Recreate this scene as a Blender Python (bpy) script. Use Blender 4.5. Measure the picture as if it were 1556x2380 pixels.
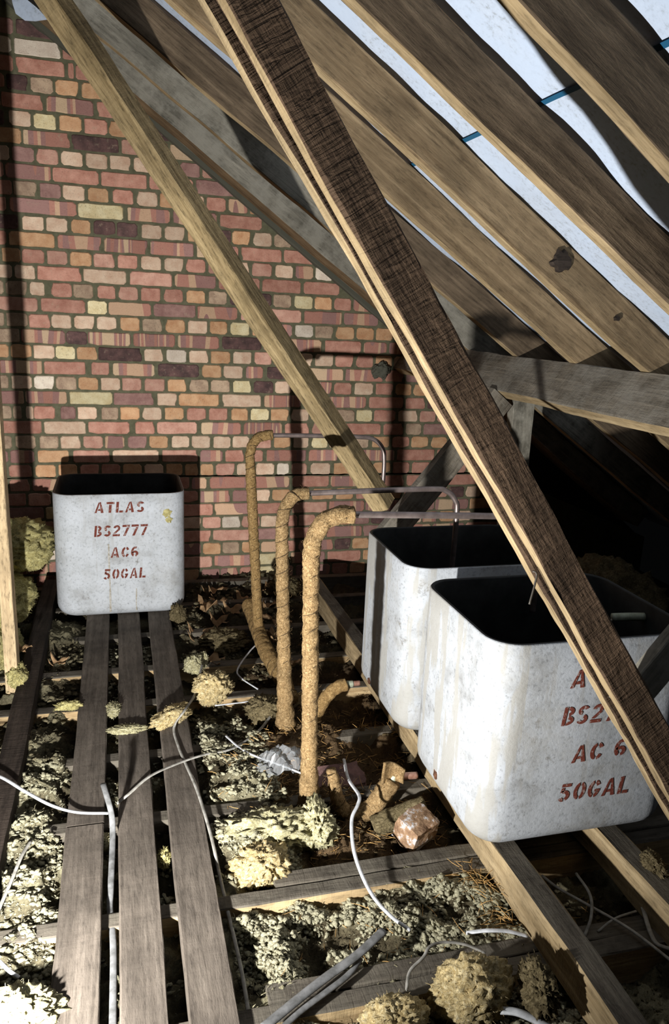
import bpy, bmesh, math, random
import numpy as np
from mathutils import Vector, Matrix

for _o in list(bpy.data.objects):
    bpy.data.objects.remove(_o, do_unlink=True)
SC = bpy.context.scene
COL = SC.collection

# ------------------------------------------------------------------ camera
YAW, PITCH, ROLL, CAM_H = 0.2781, 0.2513, -0.0463, 1.42
_f = Vector((math.sin(YAW) * math.cos(PITCH), math.cos(YAW) * math.cos(PITCH), -math.sin(PITCH)))
_r = Vector((math.cos(YAW), -math.sin(YAW), 0.0))
_d = _f.cross(_r)
_right = _r * math.cos(ROLL) + _d * math.sin(ROLL)
_down = _r * -math.sin(ROLL) + _d * math.cos(ROLL)
cam_data = bpy.data.cameras.new('camera')
cam_data.sensor_fit = 'VERTICAL'
cam_data.sensor_height = 36.0
cam_data.lens = 36.0 * 1785.0 / 2380.0
cam_data.clip_start = 0.02
cam = bpy.data.objects.new('camera', cam_data)
COL.objects.link(cam)
cam.matrix_world = Matrix(((_right.x, -_down.x, -_f.x, 0.0),
                           (_right.y, -_down.y, -_f.y, 0.0),
                           (_right.z, -_down.z, -_f.z, CAM_H),
                           (0, 0, 0, 1)))
SC.camera = cam

# ------------------------------------------------------------------ world, lamp, exposure
world = bpy.data.worlds.new('loft_dark')
SC.world = world
world.use_nodes = True
world.node_tree.nodes['Background'].inputs[0].default_value = (0.9, 0.95, 1.0, 1)
world.node_tree.nodes['Background'].inputs[1].default_value = 0.0015

LAMP_AT = Vector((-0.335, 0.96, 0.325))
lamp_data = bpy.data.lights.new('work_lamp', 'SPOT')
lamp_data.energy = 325.0
lamp_data.color = (1.0, 0.99, 0.97)
lamp_data.shadow_soft_size = 0.018
lamp_data.spot_size = math.radians(176)
lamp_data.spot_blend = 1.0
lamp = bpy.data.objects.new('work_lamp', lamp_data)
COL.objects.link(lamp)
lamp.location = LAMP_AT
lamp.rotation_euler = Vector((0.30, 1.0, 0.48)).to_track_quat('-Z', 'Y').to_euler()

SC.view_settings.view_transform = 'Standard'
SC.view_settings.look = 'None'
SC.view_settings.gamma = 1.0
SC.view_settings.use_curve_mapping = False
SC.view_settings.exposure = 0.0

# ------------------------------------------------------------------ helpers
RNG = random.Random(7)


def tag(o, label=None, cat=None, group=None, kind=None):
    if label: o['label'] = label
    if cat: o['category'] = cat
    if group: o['group'] = group
    if kind: o['kind'] = kind
    return o


def mesh_obj(name, verts, faces, mats, parent=None, smooth=True, fmat=None, matrix=None):
    me = bpy.data.meshes.new(name)
    me.from_pydata([tuple(v) for v in verts], [], [tuple(f) for f in faces])
    if not isinstance(mats, (list, tuple)): mats = [mats]
    for m in mats: me.materials.append(m)
    if smooth:
        me.polygons.foreach_set('use_smooth', [True] * len(me.polygons))
    if fmat is not None:
        me.polygons.foreach_set('material_index', list(fmat))
    me.update()
    o = bpy.data.objects.new(name, me)
    COL.objects.link(o)
    if matrix is not None: o.matrix_world = matrix
    if parent is not None:
        o.parent = parent
        if matrix is not None:
            o.matrix_parent_inverse = parent.matrix_world.inverted()
    return o


def empty(name, loc=(0, 0, 0)):
    o = bpy.data.objects.new(name, None)
    o.empty_display_size = 0.05
    COL.objects.link(o)
    o.matrix_world = Matrix.Translation(Vector(loc))
    return o


def adopt(child, parent):
    child.parent = parent
    child.matrix_parent_inverse = parent.matrix_world.inverted()
    return child


# vectorised value noise ----------------------------------------------------
def _hash(ix, iy, iz):
    n = (ix * 374761393 + iy * 668265263 + iz * 2147483647 * 3 + 1274126177) & 0xffffffff
    n = ((n ^ (n >> 13)) * 1274126177) & 0xffffffff
    n = ((n ^ (n >> 16)) * 2246822519) & 0xffffffff
    return ((n ^ (n >> 15)) & 0xffffff) / float(0xffffff)


def vnoise(x, y, z):
    x = np.asarray(x, float); y = np.asarray(y, float) + 0 * x; z = np.asarray(z, float) + 0 * x
    xi = np.floor(x).astype(np.int64); yi = np.floor(y).astype(np.int64); zi = np.floor(z).astype(np.int64)
    fx, fy, fz = x - xi, y - yi, z - zi
    u, v, w = [t * t * (3 - 2 * t) for t in (fx, fy, fz)]
    r = 0
    for a in (0, 1):
        for b in (0, 1):
            for c in (0, 1):
                r = r + _hash(xi + a, yi + b, zi + c) * (u if a else 1 - u) * (v if b else 1 - v) * (w if c else 1 - w)
    return r * 2 - 1


def fbm(x, y, z, oct=4, gain=0.5):
    s, a, t = 0, 1.0, 0
    for i in range(oct):
        s = s + a * vnoise(x * 2 ** i + 17 * i, y * 2 ** i + 5 * i, z * 2 ** i + 11 * i)
        t += a; a *= gain
    return s / t


# ------------------------------------------------------------------ materials
def new_mat(name, rough=0.85, spec=0.25, metal=0.0):
    m = bpy.data.materials.new(name)
    m.use_nodes = True
    nt = m.node_tree
    b = nt.nodes['Principled BSDF']
    b.inputs['Roughness'].default_value = rough
    b.inputs['Specular IOR Level'].default_value = spec
    b.inputs['Metallic'].default_value = metal
    return m, nt, b


def N(nt, kind, **kw):
    n = nt.nodes.new(kind)
    for k, v in kw.items():
        if k.startswith('i_'):
            n.inputs[k[2:].replace('_', ' ')].default_value = v
        else:
            setattr(n, k, v)
    return n


def ramp(nt, fac, stops, interp='LINEAR'):
    r = nt.nodes.new('ShaderNodeValToRGB')
    r.color_ramp.interpolation = interp
    e = r.color_ramp.elements
    while len(e) > 1: e.remove(e[-1])
    e[0].position = stops[0][0]; e[0].color = tuple(stops[0][1]) + (1,) if len(stops[0][1]) == 3 else stops[0][1]
    for p, c in stops[1:]:
        k = e.new(p); k.color = tuple(c) + (1,) if len(c) == 3 else c
    nt.links.new(fac, r.inputs[0])
    return r.outputs[0]


def g3(v): return (v, v, v)


def mixc(nt, fac, a, b, blend='MIX'):
    m = nt.nodes.new('ShaderNodeMix'); m.data_type = 'RGBA'; m.blend_type = blend
    for s, v in ((m.inputs[0], fac), (m.inputs[6], a), (m.inputs[7], b)):
        if hasattr(v, 'links') or isinstance(v, bpy.types.NodeSocket): nt.links.new(v, s)
        elif isinstance(v, (int, float)): s.default_value = v
        else: s.default_value = tuple(v) + (1,) if len(v) == 3 else v
    return m.outputs[2]


def mth(nt, op, a, b=None):
    m = nt.nodes.new('ShaderNodeMath'); m.operation = op
    for s, v in ((m.inputs[0], a), (m.inputs[1], b)):
        if v is None: continue
        if isinstance(v, (int, float)): s.default_value = v
        else: nt.links.new(v, s)
    return m.outputs[0]


def coords(nt, scale=(1, 1, 1), rand=True):
    tc = nt.nodes.new('ShaderNodeTexCoord')
    out = tc.outputs['Object']
    if rand:
        oi = nt.nodes.new('ShaderNodeObjectInfo')
        mu = mth(nt, 'MULTIPLY', oi.outputs['Random'], 37.0)
        va = nt.nodes.new('ShaderNodeVectorMath'); va.operation = 'ADD'
        nt.links.new(out, va.inputs[0]); nt.links.new(mu, va.inputs[1])
        out = va.outputs[0]
    vm = nt.nodes.new('ShaderNodeVectorMath'); vm.operation = 'MULTIPLY'
    nt.links.new(out, vm.inputs[0]); vm.inputs[1].default_value = scale
    return vm.outputs[0]


def noise(nt, vec, scale, detail=4, rough=0.55, dist=0.0):
    n = N(nt, 'ShaderNodeTexNoise')
    n.inputs['Scale'].default_value = scale; n.inputs['Detail'].default_value = detail
    n.inputs['Roughness'].default_value = rough; n.inputs['Distortion'].default_value = dist
    nt.links.new(vec, n.inputs['Vector'])
    return n.outputs['Fac']


def bump(nt, b, h, strength, dist, prev=None):
    n = nt.nodes.new('ShaderNodeBump')
    n.inputs['Strength'].default_value = strength; n.inputs['Distance'].default_value = dist
    nt.links.new(h, n.inputs['Height'])
    if prev is not None: nt.links.new(prev, n.inputs['Normal'])
    nt.links.new(n.outputs[0], b.inputs['Normal'])
    return n.outputs[0]


def wood(name, dark, light, saw=0.5, grain=1.0, blotch=(0.62, 1.2), dust=None, speck=0.5):
    m, nt, b = new_mat(name, 0.88, 0.15)
    v1 = coords(nt, (1.6, 34, 34))
    gr = noise(nt, v1, 1.0, 6, 0.65, 1.2)
    col = ramp(nt, gr, [(0.30, dark), (0.52, [(a + c) / 2 for a, c in zip(dark, light)]), (0.70, light)])
    v2 = coords(nt, (1, 1, 1))
    bl = noise(nt, v2, 5.0, 3, 0.6)
    col = mixc(nt, 1.0, col, ramp(nt, bl, [(0.3, g3(blotch[0])), (0.7, g3(blotch[1]))]), 'MULTIPLY')
    v3 = coords(nt, (24, 110, 110))
    fi = noise(nt, v3, 1.0, 4, 0.7)
    col = mixc(nt, speck, col, ramp(nt, fi, [(0.30, g3(0.25)), (0.48, g3(1.0)), (0.75, g3(1.25))]), 'MULTIPLY')
    if dust is not None:
        du = noise(nt, v2, 9.0, 5, 0.7)
        col = mixc(nt, ramp(nt, du, [(0.42, g3(0)), (0.62, g3(0.85))]), col, dust)
    nt.links.new(col, b.inputs['Base Color'])
    v4 = coords(nt, (95, 13, 13))
    sw = noise(nt, v4, 1.0, 3, 0.55, 0.8)
    h = mth(nt, 'ADD', mth(nt, 'MULTIPLY', sw, saw * 2.0), mth(nt, 'ADD', gr, fi))
    bump(nt, b, h, 0.75 * grain, 0.0025)
    return m


W_RAFT = wood('wood_rafter_brown', (0.062, 0.043, 0.027), (0.20, 0.145, 0.092), saw=0.35)
W_TAN = wood('wood_rafter_tan', (0.115, 0.076, 0.04), (0.30, 0.217, 0.125), saw=0.3)
W_EDGE = wood('wood_sawn_edge', (0.22, 0.155, 0.078), (0.47, 0.36, 0.21), saw=0.5)
W_YEL = wood('wood_strut_yellow', (0.15, 0.105, 0.048), (0.41, 0.31, 0.165), saw=0.35, speck=0.8)
W_SAWN = wood('wood_rough_sawn', (0.045, 0.028, 0.017), (0.155, 0.10, 0.062), saw=1.5, grain=1.3)
W_GREY = wood('wood_grey_dusty', (0.10, 0.092, 0.072), (0.30, 0.275, 0.22), saw=0.2, dust=(0.30, 0.28, 0.23))
W_PURL = wood('wood_purlin_grey', (0.085, 0.072, 0.055), (0.25, 0.215, 0.165), saw=0.5, grain=1.3, dust=(0.22, 0.20, 0.165))
W_PLANK = wood('wood_plank_weathered', (0.078, 0.064, 0.051), (0.165, 0.138, 0.112), saw=0.12, blotch=(0.55, 1.15), speck=0.5)
W_JOIST = wood('wood_joist_dusty', (0.05, 0.042, 0.033), (0.16, 0.138, 0.108), saw=0.5, dust=(0.13, 0.115, 0.09))
W_JTAN = wood('wood_joist_side', (0.30, 0.20, 0.10), (0.60, 0.45, 0.25), saw=0.3)
W_DARK = wood('wood_dark_stained', (0.018, 0.013, 0.010), (0.06, 0.045, 0.035), saw=0.4)
W_POST = wood('wood_post_pale', (0.35, 0.25, 0.14), (0.62, 0.48, 0.29), saw=0.6, speck=0.8)


def brick_mat(name, cols, band=0.0, speck=0.4):
    m, nt, b = new_mat(name, 0.9, 0.15)
    oi = nt.nodes.new('ShaderNodeObjectInfo')
    v = coords(nt)
    n1 = noise(nt, v, 22, 4, 0.6)
    k = len(cols)
    col = ramp(nt, n1, [(0.32 + 0.36 * i / max(1, k - 1), c) for i, c in enumerate(cols)])
    if band > 0:
        vb = coords(nt, (band, 0.6, 0.6))
        nb = noise(nt, vb, 1.0, 0.0, 0.4)
        stops = [(0.0, (0.42, 0.20, 0.15)), (0.36, (0.33, 0.18, 0.16)), (0.46, (0.66, 0.44, 0.28)),
                 (0.53, (0.50, 0.24, 0.18)), (0.60, (0.36, 0.205, 0.185)), (0.68, (0.70, 0.52, 0.33))]
        cb = ramp(nt, nb, stops, 'CONSTANT')
        col = mixc(nt, 0.85, col, cb)
    val = ramp(nt, oi.outputs['Random'], [(0, g3(0.84)), (1, g3(1.27))])
    col = mixc(nt, 1.0, col, val, 'MULTIPLY')
    n2 = noise(nt, v, 160, 3, 0.7)
    col = mixc(nt, speck, col, ramp(nt, n2, [(0.30, g3(0.25)), (0.42, g3(1.0)), (0.8, g3(1.15))]), 'MULTIPLY')
    n3 = noise(nt, v, 45, 5, 0.7)
    col = mixc(nt, ramp(nt, n3, [(0.58, g3(0)), (0.75, g3(0.5))]), col, (0.50, 0.40, 0.28))
    nt.links.new(col, b.inputs['Base Color'])
    bump(nt, b, mth(nt, 'ADD', n3, n2), 0.5, 0.003)
    return m


RED = [(0.45, 0.21, 0.155), (0.60, 0.33, 0.25)]
BM = {
    'r': brick_mat('brick_red', [(0.43, 0.195, 0.14), (0.62, 0.33, 0.245)]),
    'p': brick_mat('brick_pink', [(0.50, 0.25, 0.185), (0.68, 0.40, 0.30)]),
    'o': brick_mat('brick_orange', [(0.55, 0.29, 0.15), (0.74, 0.46, 0.26)]),
    'c': brick_mat('brick_cream_pink', [(0.64, 0.42, 0.29), (0.82, 0.62, 0.45)]),
    'y': brick_mat('brick_yellow', [(0.68, 0.54, 0.29), (0.86, 0.75, 0.47)], speck=0.6),
    'd': brick_mat('brick_burnt_dark', [(0.075, 0.048, 0.046), (0.18, 0.10, 0.09)]),
    'u': brick_mat('brick_mauve', [(0.29, 0.155, 0.135), (0.44, 0.26, 0.22)]),
    'g': brick_mat('brick_dull_tan', [(0.34, 0.23, 0.16), (0.56, 0.41, 0.28)], speck=0.6),
    'w': brick_mat('brick_pale', [(0.66, 0.54, 0.43), (0.85, 0.74, 0.60)], speck=0.5),
    'b': brick_mat('brick_banded', RED, band=8),
    's': brick_mat('brick_fine_banded', RED, band=24),
}

m, nt, b = new_mat('mortar_olive', 0.95, 0.1)
v = coords(nt, rand=False)
n1 = noise(nt, v, 30, 6, 0.7)
c = ramp(nt, n1, [(0.3, (0.10, 0.097, 0.058)), (0.7, (0.18, 0.172, 0.108))])
nt.links.new(c, b.inputs['Base Color'])
bump(nt, b, noise(nt, v, 120, 5, 0.7), 0.4, 0.002)
MORTAR = m

# underlay felt
m, nt, b = new_mat('roof_underlay', 0.55, 0.35)
v = coords(nt, rand=False)
n1 = noise(nt, v, 75, 5, 0.75)
n2 = noise(nt, v, 5, 3, 0.6)
c = ramp(nt, n1, [(0.30, (0.30, 0.33, 0.35)), (0.46, (0.49, 0.56, 0.67)), (0.7, (0.55, 0.63, 0.75))])
c = mixc(nt, ramp(nt, n2, [(0.45, g3(0)), (0.62, g3(0.8))]), c, (0.51, 0.60, 0.74))
nt.links.new(c, b.inputs['Base Color'])
bump(nt, b, n1, 0.25, 0.002)
FELT = m
m, nt, b = new_mat('underlay_blue_edge', 0.5)
b.inputs['Base Color'].default_value = (0.015, 0.09, 0.17, 1)
BLUE = m


# asbestos cement tanks
def tank_mat(name, patch):
    m, nt, b = new_mat(name, 0.72, 0.3)
    v = coords(nt)
    vs = coords(nt, (22, 22, 2.2))
    n1 = noise(nt, v, 9, 6, 0.65)
    n2 = noise(nt, v, 85, 4, 0.7)
    n3 = noise(nt, vs, 1.0, 5, 0.65)
    k = 0.67 if patch else 0.83
    c = ramp(nt, n1, [(0.30, (0.38 * k, 0.385 * k, 0.385 * k)), (0.48, (0.555 * k, 0.58 * k, 0.605 * k)), (0.7, (0.64 * k, 0.67 * k, 0.71 * k))])
    c = mixc(nt, 0.75, c, ramp(nt, n2, [(0.28, g3(0.45)), (0.46, g3(1.0)), (0.8, g3(1.1))]), 'MULTIPLY')
    c = mixc(nt, ramp(nt, n3, [(0.60, g3(0)), (0.74, g3(0.5))]), c, (0.26, 0.235, 0.19))
    n4 = noise(nt, v, 19, 6, 0.78)
    c = mixc(nt, ramp(nt, n4, [(0.585 if patch else 0.61, g3(0)), (0.70, g3(0.8))]), c, (0.13, 0.115, 0.09))
    n5 = noise(nt, v, 5.5, 5, 0.7)
    c = mixc(nt, ramp(nt, n5, [(0.52, g3(0)), (0.68, g3(0.45 if patch else 0.25))]), c, (0.31, 0.295, 0.26))
    if patch:
        sp = nt.nodes.new('ShaderNodeSeparateXYZ')
        nt.links.new(nt.nodes['Texture Coordinate'].outputs['Object'], sp.inputs[0])
        vp = coords(nt, (9, 9, 1.3), rand=False)
        npz = noise(nt, vp, 1.0, 4, 0.6)
        side = mth(nt, 'LESS_THAN', sp.outputs[0], -0.2)
        mk = ramp(nt, npz, [(0.47, g3(0)), (0.50, g3(1)), (0.60, g3(1)), (0.63, g3(0))])
        mm = mth(nt, 'MULTIPLY', mk, side)
        c = mixc(nt, mth(nt, 'MULTIPLY', mm, 0.8), c, (0.33, 0.32, 0.29))
    nt.links.new(c, b.inputs['Base Color'])
    bump(nt, b, mth(nt, 'ADD', n4, n2), 0.35, 0.003)
    return m


TANK = tank_mat('cistern_cement', False)
TANK_P = tank_mat('cistern_cement_patched', True)
m, nt, b = new_mat('cistern_bitumen', 0.6, 0.3)
v = coords(nt)
c = ramp(nt, noise(nt, v, 12, 5, 0.65), [(0.35, (0.011, 0.012, 0.012)), (0.7, (0.035, 0.037, 0.036))])
nt.links.new(c, b.inputs['Base Color'])
BITUMEN = m
m, nt, b = new_mat('stencil_paint', 0.8, 0.2)
v = coords(nt, rand=False)
c = ramp(nt, noise(nt, v, 90, 4, 0.7), [(0.36, (0.34, 0.26, 0.23)), (0.45, (0.155, 0.038, 0.024)), (0.8, (0.12, 0.028, 0.018))])
nt.links.new(c, b.inputs['Base Color'])
STENCIL = m

# hessian lagging
m, nt, b = new_mat('hessian_lagging', 0.95, 0.1)
v = coords(nt)
n1 = noise(nt, v, 130, 4, 0.75, 1.0)
n2 = noise(nt, v, 12, 4, 0.6)
c = ramp(nt, n1, [(0.28, (0.085, 0.050, 0.020)), (0.50, (0.30, 0.195, 0.09)), (0.72, (0.50, 0.36, 0.19))])
c = mixc(nt, 1.0, c, ramp(nt, n2, [(0.3, g3(0.65)), (0.65, g3(1.1))]), 'MULTIPLY')
nt.links.new(c, b.inputs['Base Color'])
bump(nt, b, n1, 1.0, 0.006)
HESS = m
m, nt, b = new_mat('hessian_lagging_dirty', 0.95, 0.1)
v = coords(nt)
n1 = noise(nt, v, 110, 4, 0.75, 1.0)
c = ramp(nt, n1, [(0.28, (0.09, 0.055, 0.022)), (0.50, (0.28, 0.175, 0.07)), (0.75, (0.46, 0.32, 0.15))])
nt.links.new(c, b.inputs['Base Color'])
bump(nt, b, n1, 1.0, 0.006)
HESS_D = m
m, nt, b = new_mat('twine', 0.9, 0.1)
b.inputs['Base Color'].default_value = (0.075, 0.05, 0.026, 1)
TWINE = m
m, nt, b = new_mat('copper_dull', 0.42, 0.5, 0.75)
v = coords(nt)
c = ramp(nt, noise(nt, v, 30, 4, 0.6), [(0.3, (0.20, 0.155, 0.14)), (0.7, (0.36, 0.29, 0.265))])
nt.links.new(c, b.inputs['Base Color'])
COPPER = m
m, nt, b = new_mat('copper_bright', 0.45, 0.5, 0.6)
v = coords(nt)
c = ramp(nt, noise(nt, v, 60, 4, 0.6), [(0.3, (0.33, 0.15, 0.10)), (0.7, (0.55, 0.33, 0.25))])
nt.links.new(c, b.inputs['Base Color'])
COPPER_B = m
m, nt, b = new_mat('brass_verdigris', 0.6, 0.4, 0.3)
v = coords(nt)
c = ramp(nt, noise(nt, v, 70, 4, 0.6), [(0.3, (0.26, 0.28, 0.20)), (0.7, (0.45, 0.48, 0.38))])
nt.links.new(c, b.inputs['Base Color'])
VERDI = m
m, nt, b = new_mat('pvc_grey', 0.5, 0.4)
v = coords(nt)
c = ramp(nt, noise(nt, v, 40, 4, 0.6), [(0.35, (0.40, 0.41, 0.42)), (0.6, (0.60, 0.61, 0.63))])
nt.links.new(c, b.inputs['Base Color'])
PVC = m
m, nt, b = new_mat('pvc_dusty', 0.7, 0.25)
v = coords(nt)
c = ramp(nt, noise(nt, v, 40, 4, 0.6), [(0.35, (0.19, 0.18, 0.155)), (0.65, (0.36, 0.345, 0.31))])
nt.links.new(c, b.inputs['Base Color'])
PVC_D = m


def wool(name, dark, mid, light, scale=70):
    m, nt, b = new_mat(name, 1.0, 0.05)
    v = coords(nt)
    n1 = noise(nt, v, scale, 5, 0.75, 1.5)
    n2 = noise(nt, v, scale * 0.15, 3, 0.6)
    c = ramp(nt, n1, [(0.30, dark), (0.48, mid), (0.68, light)])
    c = mixc(nt, 1.0, c, ramp(nt, n2, [(0.3, g3(0.75)), (0.7, g3(1.12))]), 'MULTIPLY')
    nt.links.new(c, b.inputs['Base Color'])
    bump(nt, b, n1, 1.0, 0.008)
    return m


WOOL_Y = wool('wool_yellow', (0.22, 0.18, 0.07), (0.55, 0.48, 0.20), (0.72, 0.67, 0.36))
WOOL_C = wool('wool_cream', (0.20, 0.175, 0.085), (0.50, 0.455, 0.26), (0.68, 0.645, 0.45))
WOOL_O = wool('wool_ochre', (0.24, 0.165, 0.07), (0.58, 0.45, 0.22), (0.78, 0.68, 0.44))
WOOL_D = wool('wool_dirty', (0.05, 0.04, 0.022), (0.16, 0.125, 0.065), (0.32, 0.26, 0.15))


def attr_mat(name, scale, rough=1.0):
    m, nt, b = new_mat(name, rough, 0.05)
    a = N(nt, 'ShaderNodeAttribute', attribute_name='col')
    v = coords(nt, rand=False)
    n1 = noise(nt, v, scale, 4, 0.75, 1.0)
    c = mixc(nt, 1.0, a.outputs['Color'], ramp(nt, n1, [(0.28, g3(0.45)), (0.5, g3(1.0)), (0.75, g3(1.2))]), 'MULTIPLY')
    nt.links.new(c, b.inputs['Base Color'])
    bump(nt, b, n1, 1.0, 0.006)
    return m


BED = attr_mat('loose_wool_bed', 130)
GRAN = attr_mat('wool_granule', 220)
m, nt, b = new_mat('plaster_back', 0.95, 0.1)
b.inputs['Base Color'].default_value = (0.07, 0.058, 0.045, 1)
PLASTER = m
m, nt, b = new_mat('kraft_paper', 0.8, 0.2)
v = coords(nt)
c = ramp(nt, noise(nt, v, 25, 4, 0.6), [(0.3, (0.20, 0.115, 0.055)), (0.7, (0.46, 0.30, 0.16))])
nt.links.new(c, b.inputs['Base Color'])
KRAFT = m
m, nt, b = new_mat('straw', 0.8, 0.2)
b.inputs['Base Color'].default_value = (0.42, 0.25, 0.09, 1)
STRAW = m
m, nt, b = new_mat('clear_polythene', 0.16, 0.6)
b.inputs['Base Color'].default_value = (0.85, 0.88, 0.9, 1)
b.inputs['Transmission Weight'].default_value = 0.86
b.inputs['IOR'].default_value = 1.3
POLY = m
m, nt, b = new_mat('rubble_crusted', 0.9, 0.2)
v = coords(nt)
c = ramp(nt, noise(nt, v, 28, 5, 0.7), [(0.36, (0.15, 0.085, 0.05)), (0.52, (0.30, 0.19, 0.11)), (0.62, (0.52, 0.51, 0.52))])
nt.links.new(c, b.inputs['Base Color'])
bump(nt, b, noise(nt, v, 90, 4, 0.7), 0.8, 0.004)
RUBBLE = m
m, nt, b = new_mat('rust_hole', 0.9, 0.2)
v = coords(nt)
c = ramp(nt, noise(nt, v, 120, 4, 0.7), [(0.35, (0.03, 0.015, 0.01)), (0.7, (0.20, 0.09, 0.05))])
nt.links.new(c, b.inputs['Base Color'])
RUST = m
m, nt, b = new_mat('lump_mortar', 0.95, 0.1)
b.inputs['Base Color'].default_value = (0.10, 0.098, 0.075, 1)
LUMP = m
m, nt, b = new_mat('nail_steel', 0.6, 0.4, 0.6)
b.inputs['Base Color'].default_value = (0.08, 0.07, 0.06, 1)
NAIL = m
m, nt, b = new_mat('drip_brown', 0.8, 0.2)
v = coords(nt)
c = ramp(nt, noise(nt, v, 80, 4, 0.6), [(0.35, (0.25, 0.22, 0.16)), (0.6, (0.46, 0.44, 0.40))])
nt.links.new(c, b.inputs['Base Color'])
DRIP = m
m, nt, b = new_mat('pvc_dark_grey', 0.6, 0.3)
v = coords(nt)
c = ramp(nt, noise(nt, v, 40, 4, 0.6), [(0.35, (0.095, 0.095, 0.092)), (0.65, (0.20, 0.20, 0.20))])
nt.links.new(c, b.inputs['Base Color'])
PVC_K = m

# ------------------------------------------------------------------ timber builder
def timber_mesh(L, w, d, seed, seg=0.035, wav=0.0015, jit=0.0008, ch=0.003):
    n = max(2, int(L / seg))
    hw, hd = w / 2, d / 2
    sec = [(-hw + ch, -hd), (hw - ch, -hd), (hw, -hd + ch), (hw, hd - ch), (hw - ch, hd), (-hw + ch, hd), (-hw, hd - ch), (-hw, -hd + ch)]
    t = np.linspace(0, L, n + 1)
    s = seed * 3.17
    wy = wav * 2 * fbm(t * 1.3 + s, s, 0.3, 3); wz = wav * 2 * fbm(t * 1.3 + s, s, 7.3, 3)
    vs = []
    for k, (y, z) in enumerate(sec):
        jy = jit * vnoise(t * 21 + s, k * 3.3, 1.0) + wav * 0.8 * vnoise(t * 5 + s, k // 2 * 5.1, 2.0)
        jz = jit * vnoise(t * 21 + s, k * 3.3, 9.0) + wav * 0.8 * vnoise(t * 5 + s, k // 2 * 5.1, 4.0)
        vs.append(np.stack([t, y + wy + jy, z + wz + jz], 1))
    V = np.stack(vs, 1).reshape(-1, 3)
    F = []
    for i in range(n):
        for k in range(8):
            a = i * 8 + k; b_ = i * 8 + (k + 1) % 8
            F.append((a, b_, b_ + 8, a + 8))
    F.append(tuple(range(7, -1, -1))); F.append(tuple(n * 8 + k for k in range(8)))
    return V, F


def axes_matrix(p0, p1, up):
    x = (Vector(p1) - Vector(p0)).normalized()
    z = Vector(up); z = (z - x * z.dot(x)).normalized()
    y = z.cross(x)
    return Matrix(((x.x, y.x, z.x, p0[0]), (x.y, y.y, z.y, p0[1]), (x.z, y.z, z.z, p0[2]), (0, 0, 0, 1)))


TSEED = [0]


def timber(name, p0, p1, w, d, up, mat, parent=None, faces=None, **kw):
    """w: size across (local Y), d: size along 'up' (local Z)"""
    TSEED[0] += 1
    L = (Vector(p1) - Vector(p0)).length
    V, F = timber_mesh(L, w, d, TSEED[0], **kw)
    if faces:                            # side index (0 under, 2 +Y, 4 top, 6 -Y) -> other material
        mats = [mat] + list(dict.fromkeys(faces.values()))
        fm = [mats.index(faces[k % 8]) if (k % 8) in faces else 0 for k in range(len(F) - 2)] + [0, 0]
    else:
        mats, fm = [mat], None
    return mesh_obj(name, V, F, mats, parent, smooth=False, fmat=fm, matrix=axes_matrix(p0, p1, up))


# ------------------------------------------------------------------ gable wall of single bricks
WALL_Y = 4.12
Z0, COURSE = 2.489, 0.075
SL, RC = 0.708, 2.40            # roof: underside of the rafters is z = RC - SL * x
RIDGE_X = -0.5
CRACK = Z0 - COURSE * 26


def gable_top(x):
    return RC + 0.15 - SL * x if x > RIDGE_X else RC + 0.15 - SL * (2 * RIDGE_X - x)


def slab(name, poly, y0, y1, mat, parent=None):
    n = len(poly)
    V = [(x, y0, z) for x, z in poly] + [(x, y1, z) for x, z in poly]
    F = [tuple(range(n)), tuple(range(2 * n - 1, n - 1, -1))] + [(i, i + n, (i + 1) % n + n, (i + 1) % n) for i in range(n)]
    o = mesh_obj(name, V, F, mat, None, smooth=False)
    return adopt(o, parent) if parent is not None else o


xl, xr = -2.9, 3.3
wall = empty('wall_back', (0, WALL_Y, 0))
tag(wall, kind='structure', label='red and buff brick gable wall with olive mortar joints')
cx_s = np.linspace(-0.8, 2.0, 150)
up_e = CRACK + 0.001 + 0.005 * np.abs(fbm(cx_s * 22, 3.0, 0.0, 3)) + 0.004 * (fbm(cx_s * 3, 9.0, 0.0, 2) > 0.1)
lo_e = CRACK - 0.001 - 0.005 * np.abs(fbm(cx_s * 19, 8.0, 0.0, 3))
slab('mortar', [(xl, CRACK + 0.002)] + list(zip(cx_s, up_e)) + [(2.2, CRACK + 0.002), (2.2, gable_top(2.2)), (RIDGE_X, gable_top(RIDGE_X)), (xl, gable_top(xl))],
     WALL_Y, WALL_Y + 0.10, MORTAR, wall)
slab('mortar', [(xl, -0.16), (xr, -0.16), (xr, 0.10), (2.2, CRACK - 0.002)] + list(zip(cx_s, lo_e))[::-1] + [(xl, CRACK - 0.002)], WALL_Y, WALL_Y + 0.10, MORTAR, wall)
slab('inner_leaf', [(xl, -0.16), (xr, -0.16), (xr, 0.10), (2.0, gable_top(2.0)), (RIDGE_X, gable_top(RIDGE_X)), (xl, gable_top(-2.8))], WALL_Y + 0.10, WALL_Y + 0.21, PLASTER, wall)

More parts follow.
